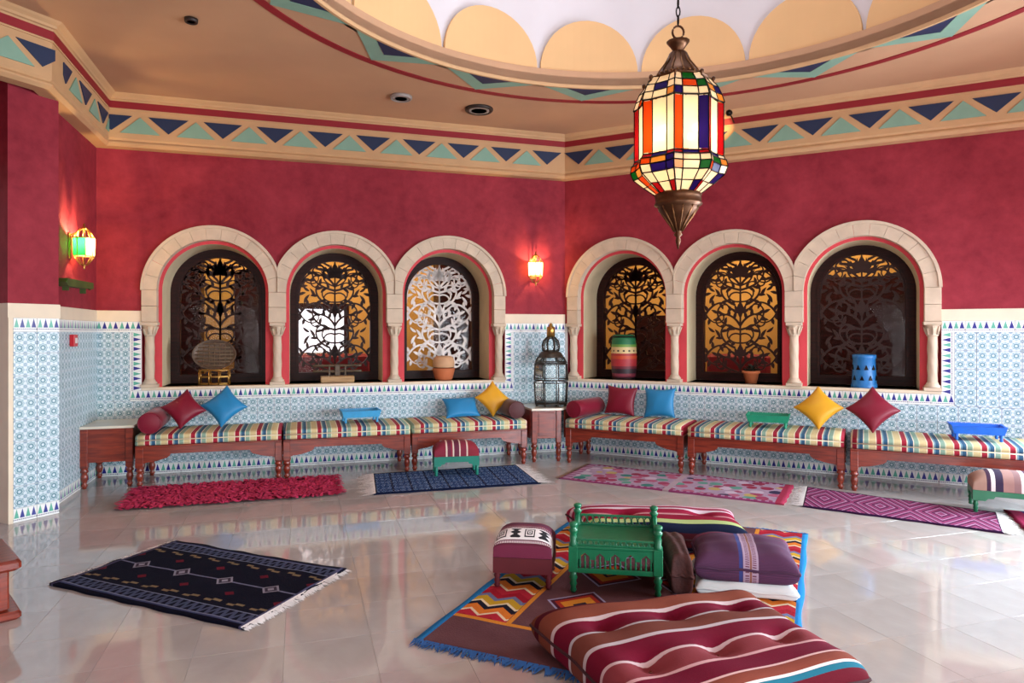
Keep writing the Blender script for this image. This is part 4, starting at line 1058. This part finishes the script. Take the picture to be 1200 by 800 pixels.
M_ST2 = mat('plum_striped_seat', '', .8, fn=lambda nt, u, v: ramp(nt, 1-u, STR2), bump=.15, bscale=150)
p0 = Vector((3.842, 5.59, 0)); a_ = math.atan2(.463, -.886); ctr = p0+Vector((dB.x, dB.y, 0))*.29-Vector((nB.x, nB.y, 0))*.15
stool((ctr.x, ctr.y, .0175), a_, .62, .34, .10, .185, .335, M_GREEN, M_ST2, 'stool', 'green stool with plum and white striped seat at the right edge')
def ikat(nt, u, v):
    c = mixc(nt, ((v*26).fr()).lt(.4), '5e1530', '702040'); c = mixc(nt, (v-.62).ab().lt(.02)+(v-.8).ab().lt(.015), c, '2c1838')
    band = v.band(.07, .36); a = (u*4.1).fr(); b = (v-.07)/.29
    x = (a-.5).ab(); y = (b-.5).ab(); even = ((u*4.1).fl()*.5).fr().gt(.2)
    m1 = x.mx(y); sq = m1.band(.28, .36)+m1.band(.12, .19)+(m1.lt(.05)); blob = ((b*3).fr()-.5).ab()*.5+x*.9
    fig = mixc(nt, even, mixc(nt, sq.mn(1.), 'e6e2e0', '141218'), mixc(nt, blob.lt(.36)*y.lt(.4), 'e6e2e0', '141218'))
    c = mixc(nt, band, c, fig)
    dots = ((v-.045).ab().lt(.012)+(v-.385).ab().lt(.012)+(v-.46).ab().lt(.009)).mn(1.)*((u*34).fr().lt(.55))
    return mixc(nt, dots, c, 'e0d6d4')
M_IKAT = mat('maroon_band_textile', '', .85, fn=ikat, var=.05, bump=.15, bscale=160)
M_MAROON = mat('maroon_paint', '5c1420', .55, var=.1)
stool((.082, 4.085, KZ), math.atan2(-.13, .99), .345, .35, .085, .175, .315, M_MAROON, M_IKAT, 'stool', 'maroon stool with a black and white figured band left of the green table', arch=False)

# ------------------------------------------------------------------ hanging lantern
HX, HY = OX, OY
M_BRASS2 = mat('worn_brass', '7a5230', .35, .8, var=.3, vscale=30)
t = thing('hanging_lantern', 'large stained glass lantern hanging on a chain under the dome', 'lantern', (HX, HY, 2.03))
Z = lambda y: (390-y)/189.+1.5-2.03
GL = {k: lamp_glass('stained_glass_'+k, c) for k, c in {'cream': 'f4e6cc', 'green': '0c5c20', 'violet': '1c1060', 'red': '9c1018', 'orange': 'd04410', 'amber': 'd88c38'}.items()}
NB = 8
def plan(R):                        # 24-sided plan: wide panels between V-shaped pilasters
    P = []
    for k in range(NB):
        a = 2*pi*k/NB+rad(4)
        for da, r in ((-11.5, 1.0), (11.5, 1.0), (22.5, 1.13)): P.append((.91*R*r*cos(a+rad(da)), .91*R*r*sin(a+rad(da))))
    return P
rows = [(Z(96), .185, Z(107), .232), (Z(107), .232, Z(116), .252), (Z(116), .252, Z(125.5), .268), (Z(125.5), .262, Z(187), .262), (Z(187), .262, Z(191.5), .272), (Z(191.5), .278, Z(199), .286), (Z(199), .286, Z(208), .268), (Z(208), .268, Z(218), .205), (Z(218), .205, Z(228), .135)]
rnd = random.Random(3); came = MB()
for ri, (z1, r1, z0, r0) in enumerate(rows):
    U, D = plan(r1), plan(r0)
    for i in range(24):
        j = (i+1) % 24; wide = i % 3 == 0
        if ri == 3: col = 'cream' if wide else ('orange', 'violet', 'red', 'cream', 'orange', 'red')[(i*7+i//3) % 6]
        elif ri in (0,): col = 'green' if wide and (i//3) % 2 == 0 else 'cream'
        elif ri == 4: col = rnd.choice(['cream', 'amber', 'violet', 'red'])
        elif ri in (7, 8): col = rnd.choice(['cream', 'cream', 'cream', 'orange' if wide else 'violet', 'red' if ri == 8 else 'cream'])
        else: col = rnd.choice(['cream', 'cream', 'cream', 'green', 'violet', 'orange', 'amber'])
        c = [(U[i][0], U[i][1], z1), (U[j][0], U[j][1], z1), (D[j][0], D[j][1], z0), (D[i][0], D[i][1], z0)]
        ce = Vector([sum(p[k] for p in c)/4 for k in range(3)])
        v = [tuple(ce+(Vector(p)-ce)*.955) for p in c]
        MB().add(v, [(0, 1, 2, 3)]).build('glass_pane', GL[col], t, recalc=False)
        for q in range(4):
            came.tube([c[q], c[(q+1) % 4]], .0042, 4)
tag(came.build('lead_cames', M_BLACK, t, recalc=False), kind='stuff')
MB().lathe([(.05, Z(62)), (.062, Z(66)), (.075, Z(74)), (.115, Z(84)), (.132, Z(90)), (.135, Z(99)), (.19, Z(97)), (.19, Z(96))][::-1], 16, a0=rad(4), cap=False).build('bell_cap', M_BRONZE, t)
MB().lathe([(.045, Z(70)), (.035, Z(66)), (.03, Z(60)), (.05, Z(54)), (.072, Z(49)), (.06, Z(48.5)), (.03, Z(53)), (.012, Z(48)), (.012, Z(45))], 12).build('crown', M_BRONZE, t)
MB().lathe([(.128, Z(226)), (.146, Z(229)), (.140, Z(232)), (.142, Z(238)), (.148, Z(240)), (.125, Z(243)), (.122, Z(246)), (.085, Z(254)), (.05, Z(263)), (.025, Z(270)), (.018, Z(272)), (.028, Z(275)), (.012, Z(278)), (.017, Z(282)), (.003, Z(292))], 16).build('bottom_cone', M_BRONZE, t)
rb = MB()
for k in range(12):
    a = 2*pi*k/12; rb.tube([(r_*cos(a), r_*sin(a), Z(y_)) for r_, y_ in ((.126, 243), (.088, 254), (.053, 263), (.026, 271))], .005, 5)
    rb.tube([(r_*cos(a), r_*sin(a), Z(y_)) for r_, y_ in ((.137, 99), (.135, 90), (.118, 84), (.078, 74), (.05, 63))], .005, 5)
    for e in range(4): rb.ball((.137*cos(a+.26*e/2), .137*sin(a+.26*e/2), Z(94 if e % 2 else 90)), .009, 6, 4)
tag(rb.build('chased_ribs', M_BRASS2, t), kind='stuff')
for k in range(8):
    a = 2*pi*k/8+rad(26.5); MB().lathe([(.006, 0), (.006, .03), (.012, .036), (.012, .05), (.004, .058)], 8, Matrix.Translation((.21*cos(a), .21*sin(a), Z(105)))).build('top_finial', M_BRONZE, t)
pts = [(.035*cos(2*pi*i/16), 0, Z(38)+.04*sin(2*pi*i/16)) for i in range(16)]
MB().tube(pts, .007, 6, closed=True).build('ring', M_BRONZE, t)
ch = MB(); z = Z(31)
for k in range(44):
    p = [((.012*cos(2*pi*i/10)) if k % 2 else 0, 0 if k % 2 else (.012*cos(2*pi*i/10)), z+.035+.034*sin(2*pi*i/10)) for i in range(10)]
    ch.tube(p, .0045, 5, closed=True); z += .056
ch.tube([(0, 0, z), (0, 0, z+.9)], .006, 6)
tag(ch.build('chain', M_BLACK, t), kind='stuff')
M_BULB = mat('lamp_bulb', 'ffcf86', .5, var=0, emit=10)
for k in range(4):
    a = 2*pi*k/4+.7; x, y, z = .13*cos(a), .13*sin(a), Z(155)
    MB().ball((x, y, z), .024).build('bulb', M_BULB, t)
    d = bpy.data.lights.new('lantern_light', 'POINT'); d.energy = 2.3; d.color = (1, .74, .42); d.shadow_soft_size = .03
    o = bpy.data.objects.new('lantern_light', d); COL.objects.link(o); o.location = (HX+x*1.0, HY+y, 2.03+z-.06)
# ------------------------------------------------------------------ wall lamps
def wall_lamp(loc, rz, label, front, power):
    t = thing('wall_lamp', label, 'lamp', loc, rz, 'small glass wall lamps')     # +y away from the wall
    g = lamp_glass('lamp_glass_'+front, front, .25); gc = lamp_glass('lamp_glass_cream', 'f8e8c0', .6)
    MB().cbox(-.035, .035, 0, .012, -.12, .12, .004).build('back_plate', M_BRASS, t)
    T = Matrix.Translation((0, .12, 0)); R_, n = .085, 8
    zs = [(.03, -.17), (.085, -.09), (.09, .075), (.035, .16)]
    fr_ = MB()
    for i in range(n):
        a, b = 2*pi*i/n+pi/8, 2*pi*(i+1)/n+pi/8
        for (r0, z0), (r1, z1) in zip(zs, zs[1:]):
            fr_.tube([(r0*cos(a), r0*sin(a), z0), (r1*cos(a), r1*sin(a), z1)], .004, 5, T)
            fr_.tube([(r1*cos(a), r1*sin(a), z1), (r1*cos(b), r1*sin(b), z1)], .004, 5, T)
        (r0, z0), (r1, z1) = zs[1], zs[2]
        c = [(r0*cos(a), r0*sin(a), z0), (r0*cos(b), r0*sin(b), z0), (r1*cos(b), r1*sin(b), z1), (r1*cos(a), r1*sin(a), z1)]
        MB().add(c, [(0, 1, 2, 3)], None, T).build('glass_pane', g if i in (5, 6, 7) else gc, t, recalc=False)
    fr_.lathe([(.002, -.215), (.012, -.20), (.006, -.19), (.03, -.17)], 8, T).lathe([(.035, .16), (.02, .175), (.008, .185), (.012, .20), (.002, .215)], 8, T)
    fr_.tube([(0, .01, .10), (0, .06, .13), (0, .12, .17)], .006, 6)
    fr_.build('frame', M_BRASS, t)
    MB().ball((0, .12, -.01), .02).build('bulb', M_BULB, t)
    d = bpy.data.lights.new('wall_lamp_light', 'POINT'); d.energy = power; d.color = (1, .70, .34); d.shadow_soft_size = .012
    o = bpy.data.objects.new('wall_lamp_light', d); COL.objects.link(o); o.location = Vector(loc)+Matrix.Rotation(rz, 3, 'Z') @ Vector((0, .12, .035))
aRet = math.atan2(nA.y, nA.x)
def rp(s_, o, z): p = P_+nA*s_+aR*o; return (p.x, p.y, z)
wall_lamp(rp(.86, 0, 2.30), aRet, 'small brass wall lamp with green glass on the left return wall', '0c8a30', 40)
wall_lamp(wp('A', .437, 0, 2.295), ang('A'), 'small brass wall lamp with clear glass near the corner', 'fff0c8', 20)
# green shelf, alarm box
t = thing('wall_shelf', 'small green wooden shelf below the left wall lamp', 'shelf', rp(.84, 0, 1.93), aRet)
M_OLIVE = mat('olive_green_wood', '3f5220', .6, var=.2)
MB().prism([(-.40, .0), (.34, -.02), (.42, .015), (.36, .05), (-.40, .06)], .0, .09).build('board', M_OLIVE, t)
MB().tube([(-.44, .045, .01), (-.47, .045, .02), (-.52, .045, .018)], [.02, .012, .006], 8).build('end_knob', M_OLIVE, t)
for x in (-.3, .2): MB().prism([(x-.01, 0), (x+.01, 0), (x+.01, -.05), (x-.01, -.05)], 0, .05).build('bracket', M_OLIVE, t)
t = thing('alarm_box', 'red fire alarm call box on the tiled left return wall', 'alarm', rp(.85, .014, 1.375), aRet)
M_ALARM = mat('red_plastic', 'c81424', .35, var=.04); M_WHITEP = mat('white_plastic', 'e8e6e2', .4, var=.04)
MB().cbox(-.055, .055, 0, .04, 0, .11, .005).build('housing', M_ALARM, t); MB().cbox(-.03, .03, .04, .043, .03, .08, .001).build('press_plate', M_WHITEP, t)

# ------------------------------------------------------------------ tall lantern on the corner cabinet
t = thing('metal_lantern', 'tall tiered metal and glass lantern on the corner cabinet', 'lantern', (.47, 8.16, .622))
M_PEWTER = mat('tarnished_metal', '4a423a', .4, .6, var=.25, vscale=25)
M_CLEAR = glass_mat('lantern_glass', (.93, .96, .95, 1), .9)
lv = lambda y: 1.5-(y-390)/96-.622
fr_ = MB(); tiers = [(.13, lv(466), .215, lv(447), False), (.215, lv(447), .205, lv(426), True), (.205, lv(426), .17, lv(418), True), (.17, lv(418), .10, lv(411), False)]
tiers = [(.20, .03, .215, lv(447), True), (.215, lv(444), .205, lv(426), True), (.20, lv(424), .165, lv(418), True)]
for r0, z0, r1, z1, gl in tiers:
    for i in range(8):
        a, b = 2*pi*i/8+pi/8, 2*pi*(i+1)/8+pi/8
        c = [(r0*cos(a), r0*sin(a), z0), (r0*cos(b), r0*sin(b), z0), (r1*cos(b), r1*sin(b), z1), (r1*cos(a), r1*sin(a), z1)]
        for q in range(4): fr_.tube([c[q], c[(q+1) % 4]], .007, 5)
        MB().add(c, [(0, 1, 2, 3)]).build('glass_pane', M_CLEAR, t, recalc=False)
fr_.lathe([(.165, lv(418)), (.15, lv(415)), (.125, lv(412)), (.10, lv(411.5)), (.098, lv(410))], 8, a0=pi/8, cap=False)
for i in range(8):
    a = 2*pi*i/8+pi/8; fr_.tube([(.10*cos(a), .10*sin(a), lv(411)), (.112*cos(a), .112*sin(a), lv(405)), (.095*cos(a), .095*sin(a), lv(399)), (.05*cos(a), .05*sin(a), lv(395)), (.03*cos(a), .03*sin(a), lv(394))], .009, 5)
    fr_.lathe([(.006, 0), (.018, .008), (.012, .022), (.01, .034)], 6, Matrix.Translation((.185*cos(a), .185*sin(a), 0)))
fr_.build('frame', M_PEWTER, t)
MB().lathe([(.095, lv(410)), (.10, lv(405)), (.085, lv(399.5)), (.045, lv(395.5)), (.028, lv(394.5))], 20, cap=False).build('glass_dome', M_CLEAR, t)
MB().lathe([(.05, lv(395)), (.05, lv(384)), (.044, lv(383)), (.02, lv(382)), (.024, lv(380.5)), (.01, lv(378.5))], 16).build('brass_neck', M_BRASS, t)
MB().lathe([(.21, .028), (.21, .04), (.02, .042)], 8, a0=pi/8).build('base_plate', M_PEWTER, t)

# ------------------------------------------------------------------ ornaments on the window sills
SZ = SILL+.001
# 1 round tray on a brass stand
t = thing('tray_on_stand', 'round dark metal tray on a brass stand in the leftmost window niche', 'tray', wp('A', 4.13, -.18, SZ), ang('A'))
T = Matrix.Translation((0, 0, .335)) @ Matrix.Rotation(rad(-78), 4, 'X') @ Matrix.Diagonal((1, .74, 1, 1))
MB().lathe([(.002, 0), (.16, .0), (.20, .012), (.225, .035), (.23, .033), (.205, .006), (.16, -.008), (.002, -.008)], 32, T, cap=False).build('disc', mat('chased_metal', '57473a', .5, .3, var=.35, vscale=40), t)
mb = MB()
for k in range(-3, 4):
    w_ = sqrt(.2**2-(k*.055)**2); mb.tube([tuple(T @ Vector((x, k*.055, .010))) for x in (-w_, 0, w_)], .007, 5).tube([tuple(T @ Vector((k*.055, y, .006))) for y in (-w_, 0, w_)], .004, 4)
tag(mb.build('wicker_rods', mat('old_wicker', '6b5640', .6, var=.3, vscale=30), t), kind='stuff')
mb = MB()
for x in (-.15, -.05, .05, .15): mb.tube([(x, .07, 0), (x, .06, .17)], .009, 6).tube([(x, -.09, 0), (x, -.07, .17)], .009, 6)
for z in (.01, .09, .165): mb.tube([(-.16, .065, z), (.16, .065, z)], .008, 6).tube([(-.16, -.08, z), (.16, -.08, z)], .008, 6)
mb.tube([(-.15, .065, .165), (-.15, -.08, .165)], .008, 6).tube([(.15, .065, .165), (.15, -.08, .165)], .008, 6)
mb.build('stand', M_BRASS, t)
# 2 wooden beam press on a block
t = thing('wooden_press', 'carved wooden beam on a tan block in the second window niche', 'ornament', wp('A', 2.80, -.2, SZ), ang('A'))
M_TAN = wood('tan_wood', '8c6a40', 'c09a66', .6); M_OLD = wood('old_dark_wood', '3a2c1c', '5c4a30', .6)
MB().cbox(-.19, .19, -.09, .09, 0, .075, .006).build('block', M_TAN, t)
MB().cbox(-.03, .03, -.03, .03, .075, .21, .004).cbox(-.10, -.08, -.02, .02, .075, .19, .003).cbox(.08, .10, -.02, .02, .075, .19, .003).build('post', M_OLD, t)
mb = MB()
for z in (.13, .195): mb.lathe([(.012, -.28), (.018, -.27), (.014, -.2), (.019, 0), (.014, .2), (.018, .27), (.012, .28)], 10, Matrix.Translation((0, 0, z)) @ Matrix.Rotation(pi/2, 4, 'Y'))
mb.build('beam', M_OLD, t)
# 3 terracotta tagine
t = thing('clay_brazier', 'terracotta pot with domed cream lid in front of the pale grille', 'pot', wp('A', 1.53, -.19, SZ), ang('A'))
M_TERRA = mat('terracotta', 'b8663c', .75, var=.12); M_CLAY = mat('cream_clay', 'cfa27a', .75, var=.1)
MB().lathe([(.095, 0), (.11, .02), (.13, .10), (.137, .145), (.125, .15), (.12, .12), (.002, .11)], 28).build('bowl', M_TERRA, t)
MB().lathe([(.12, .152), (.132, .165), (.134, .22), (.122, .27), (.09, .295), (.002, .30)], 28).build('lid', M_CLAY, t)
MB().lathe([(.125, .148), (.125, .166)], 28).build('dark_gap', M_BLACK, t)
# 4 painted drum
t = thing('painted_drum', 'tall striped drum, green above and red below, in a right window niche', 'drum', wp('B', .715, -.2, SZ), ang('B'))
def drum(nt, u, v):
    c = ramp(nt, v, [(0, '4a1a2c'), (.07, '7a3040'), (.14, '2a1c24'), (.24, '6a2030'), (.3, 'b03038'), (.46, 'c8502c'), (.53, 'a83030'), (.58, 'd8c28c'), (.72, '6c9c44'), (.78, '177046'), (.93, '0f5a38')])
    return mixc(nt, (v-.64).ab().lt(.018)*((u*14).fr().lt(.35)), c, '1c1c1c')
MB().lathe([(.137, 0), (.149, .07), (.155, .14), (.159, .21), (.160, .28), (.158, .35), (.154, .42), (.147, .49), (.130, .56)], 32).build('barrel', mat('painted_bands', '', .5, fn=drum), t)
for z in (.018, .53): MB().lathe([(.139 if z > .1 else .146, z-.008), (.15 if z > .1 else .152, z), (.139 if z > .1 else .146, z+.008)], 32, cap=False).build('hoop', M_BLACK, t)
# 5 flower pot
t = thing('flower_pot', 'small terracotta pot with dark plant in the middle right window niche', 'pot', wp('B', 2.23, -.2, SZ), ang('B'))
MB().lathe([(.06, 0), (.085, .115), (.10, .118), (.10, .145), (.085, .145), (.08, .12), (.002, .12)], 24).build('pot', M_TERRA, t)
mb = MB()
for i in range(26):
    a = random.uniform(0, 2*pi); r_ = random.uniform(.05, .12); z = random.uniform(.15, .22); w_ = .015; T = Matrix.Rotation(a, 4, 'Z')
    mb.add([(0, 0, .12), (r_*.6, -w_, z), (r_*1.1, 0, z+.01), (r_*.6, w_, z)], [(0, 1, 2, 3)], None, T)
tag(mb.build('foliage', mat('dark_leaf', '141c10', .6), t, recalc=False), kind='stuff')
# 6 blue pierced lantern
t = thing('pierced_lantern', 'blue tin lantern with triangular holes in the rightmost window niche', 'lantern', wp('B', 3.38, -.2, SZ), ang('B'))
M_BLUEM = mat('blue_painted_tin', '1f6fb0', .4, var=.08)
MB().lathe([(.125, 0), (.128, .03), (.12, .04), (.108, .30), (.115, .31), (.115, .345), (.10, .35), (.10, .32)], 24, cap=False).build('body', M_BLUEM, t)
k = 0
for row, z in ((0, .10), (1, .21)):
    for i in range(9):
        a = 2*pi*(i+.5*row)/9; r_ = .12-.046*(z-.04)+.001
        T = Matrix.Rotation(a, 4, 'Z') @ Matrix.Translation((r_, 0, z)) @ Matrix.Rotation(pi/2, 4, 'Z')
        MB().prism([(-.022, -.022), (.022, -.022), (0, .03)], -.004, .002, M=T).build('triangular_hole', M_BLACK, t)
# ------------------------------------------------------------------ wooden pedestal cut by the left edge
t = thing('pedestal', 'red brown wooden pedestal with turned column at the left edge', 'pedestal', (-2.955, 3.54, 0), pi/4)
MB().cbox(-.27, .27, -.27, .27, 0, .045, .012).build('plinth', M_WOOD, t)
MB().cbox(-.223, .223, -.223, .223, .045, .256, .008).build('block', M_WOOD, t)
MB().cbox(-.27, .27, -.27, .27, .256, .313, .014).build('top_moulding', M_WOOD, t)
prof = [(.19, .313)]
for i in range(9): prof += [(.195, .325+i*.028), (.21, .339+i*.028), (.195, .351+i*.028)]
prof += [(.15, .60), (.12, .64), (.10, .645)]
MB().lathe(prof, 28).build('turned_column', M_WOOD, t)
# small spotlight on the cornice behind the lantern
p = wp('B', 2.1, .24, 3.83)
t = thing('cornice_spotlight', 'tiny spotlight on an arm over the right cornice, behind the hanging lantern', 'spotlight', p, ang('B'))
MB().tube([(0, -.10, 0), (0, .06, .02), (.0, .16, .03)], .008, 6).build('arm', M_BLACK, t)
MB().lathe([(.03, 0), (.034, .05), (.02, .08), (.006, .09)], 12, Matrix.Translation((0, .18, .03)) @ Matrix.Rotation(rad(-100), 4, 'X')).build('head', M_BLACK, t)
d = bpy.data.lights.new('cornice_spot_light', 'SPOT'); d.energy = 9; d.color = (1, .6, .25); d.spot_size = rad(70); d.spot_blend = .8; d.shadow_soft_size = .02
o = bpy.data.objects.new('cornice_spot_light', d); COL.objects.link(o); o.location = wp('B', 2.0, .42, 3.84)
o.rotation_euler = (Vector(wp('B', 1.95, .15, 3.80))-o.location).to_track_quat('-Z', 'Y').to_euler()
